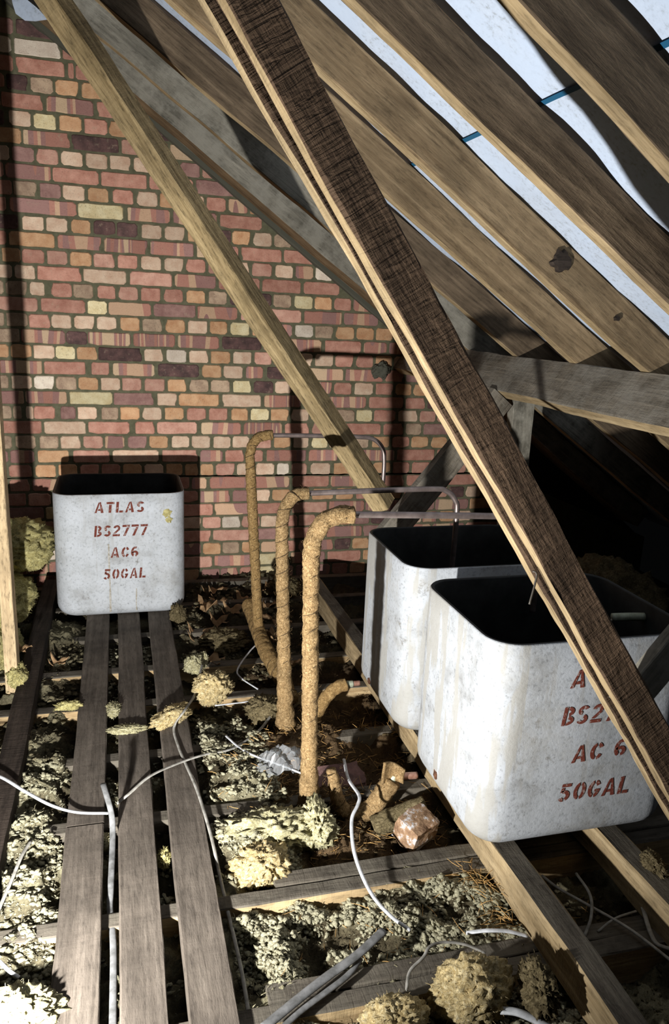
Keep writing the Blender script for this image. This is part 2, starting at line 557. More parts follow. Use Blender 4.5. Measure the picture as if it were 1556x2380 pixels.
BRICKS = '''-1|-421,-225w -216,-141r
0|-608,-428r -419,-210R -195,-169r -161,-59r
1|-596,-471r -462,-371d -361,-262g -254,-151o -137,-32o
2|-686,-493R -489,-310R -295,-88B -73,133R
3|-579,-481d -461,-365c -354,-257y -242,-143o -131,-27r -21,82o
4|-611,-410O -404,-197B -191,22D 36,251P
5|-561,-466c -457,-358u -350,-254p -242,-142c -129,-31c -21,78c 90,189c
6|-693,-496R -489,-289B -282,-72R -62,150R 162,375R
7|-653,-463R -459,-354g -342,-246u -239,-140c -126,-29o -11,86r 102,200c 212,312o 329,428c 438,537r
8|-676,-493R -478,-179B -172,37Y 56,261B 276,492B 507,722R
9|-654,-443D -428,-330c -321,-223c -208,-117o -103,-3d 5,103d 122,219c 233,332c 347,450o 467,564d 569,661o 677,773c
10|-686,-500R -491,-285O -273,-69B -57,149S 164,375B 390,603B 616,827R 840,1046R
11|-630,-533o -525,-441o -436,-335r -324,-229p -217,-118o -108,-9p 4,100r 117,215c 230,325c 336,435r 450,549p 564,659c 675,777p 795,891c
12|-684,-484C -474,-380c -370,-168R -158,45C 62,267P 280,488B 503,717R 728,935R 949,1147R
13|-618,-526g -517,-420g -409,-340c -311,-215r -209,-115g -96,-8r 4,100p 114,209r 224,322r 338,435o 451,546g 561,662d 676,780d 789,886g 903,1003y 1013,1108o
14|-565,-375P -361,-154R -145,-51y -45,164B 174,385U 394,602B 618,718p 729,943P 959,1167B 1179,1375B
15|-631,-531g -523,-424g -420,-321r -317,-223c -211,-113c -103,-8c 11,105o 118,218g 233,331o 346,445c 458,549o 565,665y 681,779o 796,896s 910,1012w 1021,1124g 1137,1241o 1254,1355o
16|-670,-467G -459,-254B -252,-150d -146,60S 72,280S 295,507B 523,730D 744,832p 846,1060S 1080,1285R 1300,1435B
17|-614,-520o -510,-416o -406,-308c -304,-210y -204,-103o -99,113D 124,221c 236,339w 352,452c 463,567o 580,679c 695,788p 799,893r 908,1013c 1027,1129c 1141,1244r 1259,1359r 1374,1470o
18|-756,-573R -564,-370B -361,-164R -137,-49r -32,177B 194,403D 419,520o 531,634c 650,743b 764,867d 879,965p 977,1191B 1204,1422B 1435,1547r
19|-617,-529g -515,-421c -411,-316w -308,-210g -202,-104o -93,4c 12,109p 124,226p 241,338o 352,453g 464,566g 582,681y 693,801d 810,905c 920,1016c 1031,1128s 1141,1242r 1260,1368c 1383,1488r
20|-670,-463B -457,-258B -246,-36Y -32,170U 188,289c 298,507O 526,734C 753,956S 970,1102P 1117,1332S 1347,1553R 1566,1689r
21|-613,-523g -517,-477g -457,-421c -419,-319r -292,-219u -211,-115c -94,-10g 0,97o 110,209c 224,324o 340,439r 455,554r 575,665o 679,781y 790,891o 903,1002c 1017,1143o 1153,1268g 1278,1372y 1382,1511r 1527,1648c
22|-719,-386R -375,-172C -161,46R 74,173r 184,394P 415,629B 643,855S 869,1010R 1025,1139p 1149,1209r 1214,1428R 1444,1564r 1579,1675g
23|-626,-530g -513,-418g -399,-309g -298,-200c -189,-89p -81,18b 34,132u 143,241o 259,353c 365,463c 479,574c 583,675c 689,796p 811,905o 920,1008c 1025,1117y 1130,1243c 1256,1360g 1379,1485o 1501,1606r 1619,1723o 1740,1842o
24|-670,-550B -542,-428B -413,-261O -240,-59P -44,193C 209,397P 410,531b 545,648r 662,753r 772,996B 1011,1178B 1191,1293R 1308,1521S 1537,1767R 1784,1932R
25|-655,-566o -554,-442r -427,-327o -315,-222o -209,-115r -102,-7r 6,103o 116,215c 228,316o 328,399o 410,482o 494,597p 609,699c 716,817c 832,900w 915,1004p 1024,1141c 1159,1266o 1279,1380c 1395,1500o 1516,1617r 1633,1741r 1757,1869o
26|-720,-562p -554,-456r -447,-320b -305,-107B -92,124R 138,351R 364,445B 462,674B 689,907B 922,1135R 1145,1368B 1384,1590R 1606,1835R 1851,2058R
27|-664,-480r -468,-359p -347,-141B -128,34R 47,259B 272,397R 411,573B 587,700b 714,797c 809,915o 927,1024p 1039,1166o 1181,1284o 1300,1449r 1465,1582o 1596,1704r 1718,1869p'''


def brick_mesh(w, seed, chip):
    r = random.Random(seed)
    hw, hh = w / 2, 0.0325
    j = lambda s: r.uniform(-s, s)
    cr = [r.uniform(0.004, 0.013) for _ in range(4)]
    P = []
    nx = 2 if w < 0.15 else 4
    def edge(ax, az, bx, bz, k):
        for i in range(1, k + 1):
            t = i / (k + 1); P.append((ax + (bx - ax) * t + j(0.0015), az + (bz - az) * t + j(0.0022)))
    P.append((-hw + cr[0], -hh)); edge(-hw + cr[0], -hh, hw - cr[1], -hh, nx); P.append((hw - cr[1], -hh + j(0.001)))
    P.append((hw + j(0.001), -hh + cr[1])); edge(hw, -hh + cr[1], hw, hh - cr[2], 1); P.append((hw + j(0.001), hh - cr[2]))
    P.append((hw - cr[2], hh)); edge(hw - cr[2], hh, -hw + cr[3], hh, nx); P.append((-hw + cr[3], hh + j(0.001)))
    P.append((-hw + j(0.001), hh - cr[3])); edge(-hw, hh - cr[3], -hw, -hh + cr[0], 1); P.append((-hw + j(0.001), -hh + cr[0]))
    if chip:
        k = r.choice([0, nx + 1, nx + 2, nx + 4, nx + 5, 2 * nx + 6, 2 * nx + 7, 2 * nx + 9]); q = P[k]; P[k] = (q[0] - math.copysign(r.uniform(0.004, 0.012), q[0]), q[1] - math.copysign(r.uniform(0.004, 0.011), q[1]))
    n = len(P)
    V = [(x, 0.0, z) for x, z in P] + [(x * (1 - 0.0035 / hw), -0.0048 + j(0.0006), z * (1 - 0.0035 / hh)) for x, z in P]
    F = [(i, (i + 1) % n, (i + 1) % n + n, i + n) for i in range(n)] + [tuple(range(n, 2 * n))]
    me = bpy.data.meshes.new('brick')
    me.from_pydata(V, [], F)
    me.update()
    return me


HEAD = [brick_mesh(0.100, 100 + i, i % 3 == 0) for i in range(14)]
STRE = [brick_mesh(0.208, 200 + i, i % 4 == 0) for i in range(14)]
HM = {}


def brick_data(w, code):
    """shared mesh for a header or stretcher of one colour"""
    st = w > 0.15
    k = RNG.randrange(14)
    key = (st, k, code)
    if key not in HM:
        me = (STRE if st else HEAD)[k].copy(); me.materials.append(BM[code]); HM[key] = me
    return HM[key], (w / (0.208 if st else 0.100))


layout = []                                        # (x0, x1, row, colour)
rows = {}
for ln in BRICKS.strip().split('\n'):
    i, rest = ln.split('|')
    rows[int(i)] = [(int(t.split(',')[0]) / 1000, int(t.split(',')[1][:-1]) / 1000, t[-1].lower()) for t in rest.split()]
POOL_H = 'ccooprrgbbupowyd'
POOL_S = 'rrbbbbpposucyd'
for i in range(-2, 35):
    ztop = Z0 - COURSE * i
    L = list(rows.get(i, []))
    stret = (i % 2 == 0)
    pitch = 0.2185 if stret else 0.1085
    if not L:
        x = -0.62 + (0.0 if stret else 0.054) + RNG.uniform(-0.02, 0.02)
        while x < 1.95:
            w = pitch - 0.010 + RNG.uniform(-0.005, 0.005)
            L.append((x, x + w, RNG.choice(POOL_S if stret else POOL_H)))
            x += pitch
    x = L[-1][1] + 0.012
    while x < 2.05 and x < (RC + 0.16 - ztop) / SL:
        w = pitch - 0.011
        L.append((x, x + w, RNG.choice(POOL_S if stret else POOL_H))); x += pitch
    x = L[0][0] - 0.012
    while x > -1.35 and -0.62 < 99:
        w = pitch - 0.011
        L.append((x - w, x, RNG.choice(POOL_S if stret else POOL_H))); x -= pitch
    for a, b_, cc in L:
        if b_ - a < 0.02: continue
        xm = (a + b_) / 2
        # a brick is built where most of it stays under the roof line
        if ztop - 0.02 > gable_top(b_ if xm > RIDGE_X else a) - 0.03: continue
        layout.append((a, b_, i, cc))
# the ones that show largest in the photograph stand as single bricks, the others are joined
def seen(q):
    a, b_, i, cc = q
    xm = (a + b_) / 2; z = Z0 - COURSE * (i + 0.5)
    s = (b_ - a)
    if xm < -0.47 or xm > 1.62 or z < 0.0: s -= 1.0
    if z > RC - SL * xm: s -= 0.5
    if -0.28 < xm < 0.27 and z < 0.55: s -= 1.0
    if xm > 0.95 and z < 0.62: s -= 1.0
    if xm > 1.25 and z > 0.75: s -= 0.3
    return -s
layout.sort(key=seen)
bs = bmesh.new()
rest = {}
for k, (a, b_, i, cc) in enumerate(layout):
    z = Z0 - COURSE * (i + 0.5) + RNG.uniform(-0.0012, 0.0012)
    y = WALL_Y + RNG.uniform(-0.0005, 0.0025)
    me, sx = brick_data(b_ - a, cc)
    if k < 300:
        o = bpy.data.objects.new('brick', me)
        COL.objects.link(o)
        o.location = ((a + b_) / 2, y, z); o.scale = (sx, 1, 1)
        o.rotation_euler = (0, RNG.uniform(-0.008, 0.008), 0)
        adopt(o, wall)
    else:
        rest.setdefault(cc, []).append(((a + b_) / 2, y, z, sx, me))
V, F, FM, MATS = [], [], [], []
for cc, L in rest.items():
    MATS.append(BM[cc])
    for x, y, z, sx, me in L:
        n0 = len(V)
        V += [(x + v_.co.x * sx, y + v_.co.y, z + v_.co.z) for v_ in me.vertices]
        for p in me.polygons:
            F.append(tuple(n0 + q for q in p.vertices)); FM.append(len(MATS) - 1)
o = mesh_obj('brick_rest', V, F, MATS, None, smooth=False, fmat=FM)
adopt(o, wall); tag(o, kind='stuff')
# # ------------------------------------------------------------------ floor of the loft (back of the ceiling below)
o = slab('floor', [(-2.6, -0.16), (3.3, -0.16), (3.3, -0.13), (-2.6, -0.13)], -0.6, WALL_Y, PLASTER)
tag(o, 'dark plaster back of the ceiling under the joists', kind='structure')

# ------------------------------------------------------------------ roof underlay
RN = Vector((SL, 0, 1)).normalized()
ceil_root = empty('ceiling', (1.0, 2.0, RC + 0.16 - SL))
tag(ceil_root, 'white speckled roof underlay stretched over the rafters', kind='structure')


def felt_sheet(x0, x1, off, name, mirror=False, stripe=False, dx=0.022):
    nx = max(3, int((x1 - x0) / dx)); ny = 190
    X, Y = np.meshgrid(np.linspace(x0, x1, nx), np.linspace(0.30, 4.118, ny), indexing='ij')
    wob = 0.013 * fbm(X * 5.0, Y * 3.0, 3.0, 3) + 0.003 * fbm(X * 14, Y * 6, 9.0, 2)
    if stripe: wob = wob - 0.0012
    o_ = off + wob
    Z = RC + 0.138 - SL * X
    Px, Pz = X + RN.x * o_, Z + RN.z * o_
    if mirror: Px = 2 * RIDGE_X - Px
    V = np.stack([Px, Y, Pz], -1).reshape(-1, 3)
    F = []
    for i in range(nx - 1):
        for j in range(ny - 1):
            a = i * ny + j
            F.append((a, a + ny, a + ny + 1, a + 1) if not mirror else (a, a + 1, a + ny + 1, a + ny))
    o = mesh_obj(name, V, F, BLUE if stripe else FELT, None)
    return adopt(o, ceil_root)


felt_sheet(-0.52, 1.05, 0.017, 'felt_sheet')
low = felt_sheet(0.92, 3.30, 0.011, 'felt_sheet')
felt_sheet(0.913, 0.923, 0.011, 'edge_stripe', stripe=True, dx=0.005)
# drooping flap of underlay by the ridge
fl = [(-0.39, 2.70), (-0.385, 2.591), (-0.374, 2.553), (-0.342, 2.534), (-0.301, 2.537), (-0.251, 2.55), (-0.294, 2.587), (-0.334, 2.613), (-0.362, 2.70)]
V = [(x, 3.80 + 0.02 * math.sin(9 * z), z) for x, z in fl] + [(x + 0.002, 3.806 + 0.02 * math.sin(9 * z), z) for x, z in fl]
n = len(fl)
o = mesh_obj('felt_flap', V, [tuple(range(n)), tuple(range(2 * n - 1, n - 1, -1))] + [(i, i + n, (i + 1) % n + n, (i + 1) % n) for i in range(n)], FELT, None, smooth=False)
adopt(o, ceil_root)

# ------------------------------------------------------------------ rafters, purlin, ridge
RD, RW = 0.113, 0.05


def rafter(yc, skew, mat, label, under=W_EDGE, x0=-0.44, x1=3.05, w=RW, dz=0.0, mirror=False):
    def P(x):
        q = Vector((x, yc - skew * (x - 0.8) + w / 2, RC + dz - SL * x)) + RN * (RD / 2)
        if mirror: q.x = 2 * RIDGE_X - q.x
        return q
    up = RN.copy()
    if mirror: up.x = -up.x
    o = timber('rafter', P(x0), P(x1), w, RD, up, mat, faces={0: under}, wav=0.004)
    return tag(o, label, 'rafter', 'rafters of the roof slope')


rafter(1.30, 0.08, W_RAFT, 'dark brown sawn rafter nearest the viewer, crossing the top right corner')
rafter(1.70, 0.11, W_RAFT, 'dark brown sawn rafter second from the viewer at the upper right')
rafter(2.12, 0.10, W_TAN, 'orange-brown rafter with a dark knot, third from the viewer')
rafter(2.51, 0.09, W_TAN, 'yellow-tan rafter with a waney upper edge, fourth from the viewer')
rafter(2.98, 0.14, W_RAFT, 'brown rafter beside the top of the slender diagonal strut')
rafter(3.42, 0.10, W_GREY, 'shadowed grey rafter, last one before the brick gable')
o = rafter(3.885, 0.0, W_GREY, 'wide grey timber lying against the sloping edge of the brick gable', under=W_TAN, w=0.18)
o = timber('mortar_fillet', (-0.44, 4.094, RC - 0.012 + SL * 0.44 + 0.02), (2.2, 4.094, RC - 0.012 - SL * 2.2 + 0.02), 0.045, 0.05, RN, LUMP, wav=0.005, jit=0.003)
adopt(o, wall)
o = timber('ridge_board', (RIDGE_X, -0.5, 2.74), (RIDGE_X, 4.10, 2.74), 0.035, 0.2, (0, 0, 1), W_DARK)
tag(o, 'dark ridge board at the top of the gable', 'ridge board')

PU = Vector((-0.578, 0, -0.816)); PV = Vector((0.816, 0, -0.578))
pc = Vector((1.556, 0, 1.298)) + PU * 0.083 + PV * 0.032
o = timber('purlin', (pc.x, 0.1, pc.z), (pc.x + 0.012, 4.11, pc.z - 0.008), 0.06, 0.165, -PU, W_PURL, faces={0: W_EDGE}, wav=0.004)
tag(o, 'thick grey purlin carrying the feet of the rafters at the right', 'purlin')

# ------------------------------------------------------------------ struts and posts
ny_ = Vector((0, 1, 0))
# near strut: two boards bolted with a gap
sd = Vector((1.108, 0, -1.569)).normalized(); sn = Vector((0.817, 0, 0.577))
base = Vector((0.1594, 0, 1.8557)) + sn * 0.036
root = empty('double_strut', (1.44, 1.33, 0.0))
tag(root, 'heavy rough-sawn double-board strut slanting across the front of the near cistern', 'strut')
for y0 in (1.270, 1.352):
    a = base - sd * 0.84 + ny_ * (y0 + 0.021); b_ = base + sd * 2.315 + ny_ * (y0 + 0.021)
    adopt(timber('board', a, b_, 0.042, 0.072, sn, W_SAWN, faces={0: W_EDGE}, wav=0.003, jit=0.0016, seg=0.02), root)
a = base + sd * 0.0 + ny_ * 1.332 + sn * 0.008; b_ = base + sd * 1.38 + ny_ * 1.332 + sn * 0.008
adopt(timber('packing_board', a, b_, 0.036, 0.052, sn, W_DARK, wav=0.004, jit=0.004, seg=0.012), root)
# brace between the boards
bd = Vector((0.61, 0, 0.79)).normalized()
bp = Vector((1.091, 1.332, 0.605))
o = timber('brace', bp - bd * 0.02, bp + bd * 0.69, 0.034, 0.078, bd.cross(ny_), W_GREY)
tag(o, 'dark short brace rising to the right from behind the double-board strut', 'brace')

# far strut, seen on its arris
sd1 = Vector((1.129, 0, -1.5575)).normalized(); sn1 = Vector((0.805, 0, 0.594))
p1_ = Vector((-0.132, 2.772, 2.2545))
root = empty('diagonal_strut', p1_ + sd1 * 1.92)
tag(root, 'slender pale-brown diagonal strut in front of the brick wall', 'strut')
adopt(timber('beam', p1_ - sd1 * 0.42, p1_ + sd1 * 1.92, 0.073, 0.073, (sn1 + ny_).normalized(), W_YEL, wav=0.003, jit=0.0012), root)

b1 = Vector((1.09, 2.86, 0.61)); b1d = Vector((0.62, 0, 0.785)).normalized()
o = timber('brace', b1 - b1d * 0.10, b1 + b1d * 0.66, 0.05, 0.105, b1d.cross(ny_), W_PURL, wav=0.006)
tag(o, 'dark round-edged brace from the foot of the slender strut up to the purlin', 'brace')
o = timber('post', (1.612, 2.87, -0.02), (1.602, 2.87, 1.14), 0.05, 0.098, (1, 0, 0), W_GREY)
tag(o, 'grey upright post under the purlin, lit only near its top', 'post')
o = timber('post', (-0.414, 2.86, -0.02), (-0.424, 2.86, 2.60), 0.08, 0.044, (1, 0, 0), W_POST)
tag(o, 'pale upright timber post at the left edge beside the yellow wool', 'post')

# ------------------------------------------------------------------ joists and binders
def joist(y, w, label, x0=-1.2, x1=2.9, top=-0.021, mat=None, side=W_JOIST):
    o = timber('joist', (x0, y, top - 0.052), (x1, y, top - 0.052), w, 0.104, (0, 0, 1), mat or W_JOIST, faces={6: side}, wav=0.003)
    return tag(o, label, 'joist', 'ceiling joists')


joist(1.285, 0.045, 'dusty ceiling joist near the bottom edge, front board of the pair', side=W_JTAN)
joist(1.335, 0.045, 'dusty ceiling joist near the bottom edge, rear board of the pair', x0=0.28)
joist(1.625, 0.046, 'dusty joist in front of the near cistern, front board of the pair', side=W_JTAN)
joist(1.676, 0.046, 'dusty joist in front of the near cistern, rear board of the pair', x0=0.36)
joist(2.00, 0.05, 'joist passing below the nearest lagged pipe')
joist(2.34, 0.05, 'joist passing below the middle lagged pipe')
joist(2.70, 0.05, 'joist with a clean pale edge left of the planks', side=W_JTAN)
joist(2.98, 0.05, 'joist with a pale edge beside the foot of the left post', side=W_JTAN)
joist(3.33, 0.05, 'joist half buried just before the small cistern')
joist(3.68, 0.05, 'joist below the small cistern')
joist(4.00, 0.05, 'joist along the foot of the brick wall')

o = timber('binder', (0.962, 0.6, 0.028), (0.962, 3.70, 0.028), 0.066, 0.098, (0, 0, 1), W_EDGE, faces={4: W_JOIST}, wav=0.003)
tag(o, 'tan-sided timber binder running under the left side of the two cisterns', 'binder')
o = timber('binder', (1.275, 0.6, 0.028), (1.275, 2.75, 0.028), 0.066, 0.098, (0, 0, 1), W_EDGE, faces={4: W_JOIST}, wav=0.003)
tag(o, 'dark dusty binder under the right side of the two cisterns', 'binder')
o = timber('binder', (-0.352, 0.7, 0.012), (-0.356, 3.95, 0.012), 0.07, 0.066, (0, 0, 1), W_DARK, wav=0.004)
tag(o, 'dark stained binder running along the left edge to the yellow wool', 'binder')

# ------------------------------------------------------------------ three plank walkway
def plank(x0, x1, y0, y1, label, dx=0.0):
    xm = (x0 + x1) / 2
    o = timber('plank', (xm, y0, -0.0105), (xm + dx, y1, -0.0105), x1 - x0, 0.021, (0, 0, 1), W_PLANK, wav=0.0018, seg=0.03)
    return tag(o, label, 'plank', 'walkway planks')


plank(-0.173, -0.072, 0.70, 1.972, 'left walkway plank, nearer length ending at the butt joint')
plank(-0.173, -0.072, 1.980, 3.99, 'left walkway plank, farther length running under the small cistern')
plank(-0.032, 0.066, 0.70, 3.99, 'middle walkway plank leading to the small cistern')
plank(0.105, 0.206, 1.232, 3.99, 'right walkway plank with a cable along its edge')
plank(0.105, 0.206, 0.60, 1.226, 'short right plank end cut off by the bottom edge')

# ------------------------------------------------------------------ cisterns
def rr(w, l, r, n=9):
    P = []
    for cx_, cy_, a0 in ((w / 2 - r, l / 2 - r, 0), (-w / 2 + r, l / 2 - r, 90), (-w / 2 + r, -l / 2 + r, 180), (w / 2 - r, -l / 2 + r, 270)):
        for k in range(n):
            a = math.radians(a0 + 90 * k / (n - 1))
            P.append((cx_ + r * math.cos(a), cy_ + r * math.sin(a)))
    return P


def arc(cx_, cy_, rx, ry, a0, a1, t=0.19, n=9):
    out, inn = [], []
    for k in range(n + 1):
        a = math.radians(a0 + (a1 - a0) * k / n)
        out.append((cx_ + rx * math.cos(a), cy_ + ry * math.sin(a)))
        inn.append((cx_ + max(0.02, rx - t) * math.cos(a), cy_ + max(0.02, ry - t * 0.95) * math.sin(a)))
    return out + inn[::-1]


GLYPH = {
    'A': [[(0, 0), (.17, 0), (.345, .90), (.27, 1)], [(.33, 1), (.43, 1), (.70, 0), (.49, 0)], [(.24, .20), (.45, .20), (.41, .36), (.28, .36)]],
    'T': [[(0, .81), (.62, .81), (.62, 1), (0, 1)], [(.21, 0), (.41, 0), (.41, .74), (.21, .74)]],
    'L': [[(0, 0), (.2, 0), (.2, 1), (0, 1)], [(.26, 0), (.56, 0), (.56, .19), (.26, .19)]],
    'S': [arc(.3, .735, .29, .265, 25, 252), arc(.3, .265, .29, .265, 72, -155)],
    'B': [[(0, 0), (.19, 0), (.19, 1), (0, 1)], arc(.25, .745, .31, .255, 92, -78), arc(.25, .26, .36, .26, 78, -92)],
    '2': [arc(.3, .70, .29, .30, 168, -18), [(.02, .24), (.24, .24), (.58, .58), (.42, .66)], [(0, 0), (.6, 0), (.6, .18), (0, .18)]],
    '7': [[(0, .81), (.6, .81), (.6, 1), (0, 1)], [(.12, 0), (.33, 0), (.58, .75), (.38, .75)]],
    'C': [arc(.33, .5, .33, .5, 105, 255), arc(.33, .5, .31, .5, 80, 28), arc(.33, .5, .31, .5, -80, -28)],
    'G': [arc(.33, .5, .33, .5, 105, 255), arc(.33, .5, .31, .5, 80, 28), arc(.33, .5, .31, .5, -80, -20), [(.36, .34), (.64, .34), (.64, .48), (.36, .48)]],
    '6': [arc(.32, .5, .32, .5, 62, 250), arc(.32, .3, .29, .3, -72, 150)],
    '5': [[(.08, .82), (.56, .82), (.56, 1), (.08, 1)], [(.06, .50), (.24, .56), (.25, .77), (.09, .77)], arc(.26, .32, .31, .32, 118, -62), arc(.26, .32, .28, .32, -84, -150)],
    '0': [arc(.31, .5, .31, .5, 76, -76), arc(.31, .5, .31, .5, 104, 256)],
    ' ': [],
}
GW = {'A': .72, 'T': .62, 'L': .58, 'C': .62, 'G': .66, ' ': .30}


def letters(text, x0, x1, z0, h, y, skew=0.0, tilt=0.0):
    """one mesh for each stencilled character"""
    adv = [GW.get(ch_, .62) + 0.14 for ch_ in text]
    sx = (x1 - x0) / (sum(adv) - 0.14)
    cx_ = 0.0
    out = []
    for ch_, ad in zip(text, adv):
        V, F = [], []
        for poly in GLYPH[ch_]:
            n0, n = len(V), len(poly)
            for (px, pz) in poly:
                V.append((x0 + (cx_ + px) * sx + skew * pz * h, y, z0 + pz * h + tilt * (cx_ + px) * sx))
            if n > 4:
                k = n // 2
                for i in range(k - 1): F.append((n0 + i, n0 + i + 1, n0 + n - 2 - i, n0 + n - 1 - i))
            else:
                F.append(tuple(n0 + i for i in range(n)))
        if V: out.append((V, F))
        cx_ += ad
    return out


def cistern(cx_, cy_, z0, w, l, h, mat, label, lines, seed):
    root = empty('water_cistern', (cx_, cy_, z0))
    tag(root, label, 'water tank', 'fifty gallon cisterns')
    rb, rc, t = 0.062, 0.085, 0.013
    lev = []
    for k in range(6):
        a = math.radians(90 * k / 5)
        lev.append((rb * (1 - math.sin(a)), rb * (1 - math.cos(a)), 0))
    for k in range(1, 9): lev.append((0.0, rb + (h - 0.004 - rb) * k / 8, 0))
    lev.append((0.003, h, 0)); lev.append((t - 0.003, h, 1)); lev.append((t, h - 0.004, 1))
    for k in range(1, 5): lev.append((t, h - 0.004 - (h - 0.09) * k / 4, 1))
    lev.append((t + 0.05, 0.028, 1))
    V, F, FM = [], [], []
    P0 = rr(w, l, rc); n = len(P0)
    for inset, z, mi in lev:
        P = rr(w - 2 * inset, l - 2 * inset, max(0.02, rc - inset * 0.7))
        for k, (x, y) in enumerate(P):
            q = 0.0022 * float(vnoise(x * 6 + seed, y * 6, z * 5)) if mi == 0 else 0.0
            V.append((x * (1 + q), y * (1 + q), z + (0.0018 * float(vnoise(x * 9 + seed, y * 9, 2.0)) if z > h - 0.01 else 0)))
    for i in range(len(lev) - 1):
        for k in range(n):
            a = i * n + k; b_ = i * n + (k + 1) % n
            F.append((a, b_, b_ + n, a + n)); FM.append(lev[i + 1][2])
    F.append(tuple(range(n - 1, -1, -1))); FM.append(0)
    F.append(tuple((len(lev) - 1) * n + k for k in range(n))); FM.append(1)
    o = mesh_obj('body', V, F, [mat, BITUMEN], root, True, FM)
    for text, a, b_, zb, hh, sk, ti in lines:
        for LV, LF in letters(text, a - cx_, b_ - cx_, zb - z0, hh, -l / 2 - 0.0016, sk, ti):
            mesh_obj('letter', LV, LF, STENCIL, root, False)['label'] = 'red-brown stencilled character'
    return root


cistern(-0.012, 3.738, 0.0, 0.586, 0.476, 0.592, TANK, 'small-looking grey-white cistern standing on the planks against the brick wall',
        [('ATLAS', -0.123, 0.094, 0.508, 0.050, 0.1, 0), ('BS2777', -0.128, 0.106, 0.396, 0.052, 0.1, 0.01),
         ('AC6', -0.060, 0.064, 0.294, 0.050, 0.1, 0.01), ('50GAL', -0.094, 0.096, 0.190, 0.050, 0.1, 0.01)], 1)
cistern(1.152, 1.775, 0.0775, 0.59, 0.49, 0.587, TANK_P, 'nearest grey-white cistern with brown stencilled lettering behind the heavy strut',
        [('ATLAS', 1.072, 1.30, 0.538, 0.050, 0.12, 0.0), ('BS2777', 1.060, 1.30, 0.434, 0.052, 0.12, 0.0),
         ('AC 6', 1.104, 1.264, 0.322, 0.050, 0.12, 0.03), ('50GAL', 1.078, 1.292, 0.210, 0.052, 0.12, 0.0)], 2)
cistern(1.146, 2.352, 0.0775, 0.585, 0.49, 0.587, TANK_P, 'stained grey-white cistern standing behind the nearest cistern', [], 3)


def disc(name, c0, r, axis, mat, parent, depth=0.004, n=14, seed=0):
    r_ = random.Random(seed)
    ax = Vector(axis).normalized()
    u = ax.orthogonal().normalized(); v_ = ax.cross(u)
    V = []
    rad = [r * r_.uniform(0.75, 1.2) for _ in range(n)]
    for d_ in (0, depth):
        for k in range(n):
            a = 2 * math.pi * k / n
            V.append(Vector(c0) + ax * d_ + (u * math.cos(a) + v_ * math.sin(a)) * rad[k] * (1 if d_ == 0 else 0.8))
    F = [tuple(range(n - 1, -1, -1)), tuple(range(n, 2 * n))] + [(k, (k + 1) % n, (k + 1) % n + n, k + n) for k in range(n)]
    o = mesh_obj(name, V, F, mat, None, False)
    return adopt(o, parent)


tanks = [q for q in COL.objects if q.name.startswith('water_cistern')]
disc('outlet_hole', (0.8585, 1.807, 0.142), 0.016, (-1, 0, 0), RUST, tanks[1], 0.003, seed=3)
disc('outlet_hole', (0.8545, 2.427, 0.130), 0.014, (-1, 0, 0), RUST, tanks[2], 0.003, seed=5)
disc('scrape_mark', (0.197, 3.4995, 0.50), 0.021, (0, -1, 0), WOOL_Y, tanks[0], 0.0018, seed=8)
disc('scrape_mark', (0.205, 3.4995, 0.468), 0.016, (0, -1, 0), WOOL_Y, tanks[0], 0.0016, seed=9)
for x, z0_, z1_, w_ in ((-0.066, 0.03, 0.36, 0.0035), (0.052, 0.03, 0.14, 0.0025)):
    zz = np.linspace(z0_, z1_, 30)
    xx = x + 0.003 * fbm(zz * 14, x * 50, 0.0, 2); ww = w_ * (1 + 0.5 * vnoise(zz * 40, x * 9, 1.0))
    V = [(a_ - c_, 3.4985, z_) for a_, c_, z_ in zip(xx, ww, zz)] + [(a_ + c_, 3.4985, z_) for a_, c_, z_ in zip(xx, ww, zz)]
    adopt(mesh_obj('drip_stain', V, [(i, i + 30, i + 31, i + 1) for i in range(29)], DRIP, None, False), tanks[0])


# ------------------------------------------------------------------ tubes, lagging, cables
def smooth_path(P, step=0.01, closed=False):
    """Catmull-Rom through the points, resampled at an even step"""
    P = [np.array(p, float) for p in P]
    Q = [2 * P[0] - P[1]] + P + [2 * P[-1] - P[-2]]
    out = []
    for i in range(1, len(Q) - 2):
        for t in np.linspace(0, 1, 24, endpoint=False):
            a, b_, c_, d_ = Q[i - 1], Q[i], Q[i + 1], Q[i + 2]
            out.append(0.5 * (2 * b_ + (c_ - a) * t + (2 * a - 5 * b_ + 4 * c_ - d_) * t * t + (-a + 3 * b_ - 3 * c_ + d_) * t ** 3))
    out.append(P[-1])
    out = np.array(out)
    s = np.concatenate([[0], np.cumsum(np.linalg.norm(np.diff(out, axis=0), axis=1))])
    n = max(3, int(s[-1] / step))
    ss = np.linspace(0, s[-1], n + 1)
    return np.stack([np.interp(ss, s, out[:, k]) for k in range(3)], 1), ss


def frames(P):
    T = np.gradient(P, axis=0); T /= np.linalg.norm(T, axis=1)[:, None]
    u = np.cross(T[0], [0.3, 0.2, 0.9]); u /= np.linalg.norm(u)
    U, W = [], []
    for t in T:
        u = u - t * np.dot(u, t); u /= np.linalg.norm(u)
        U.append(u); W.append(np.cross(t, u))
    return T, np.array(U), np.array(W)


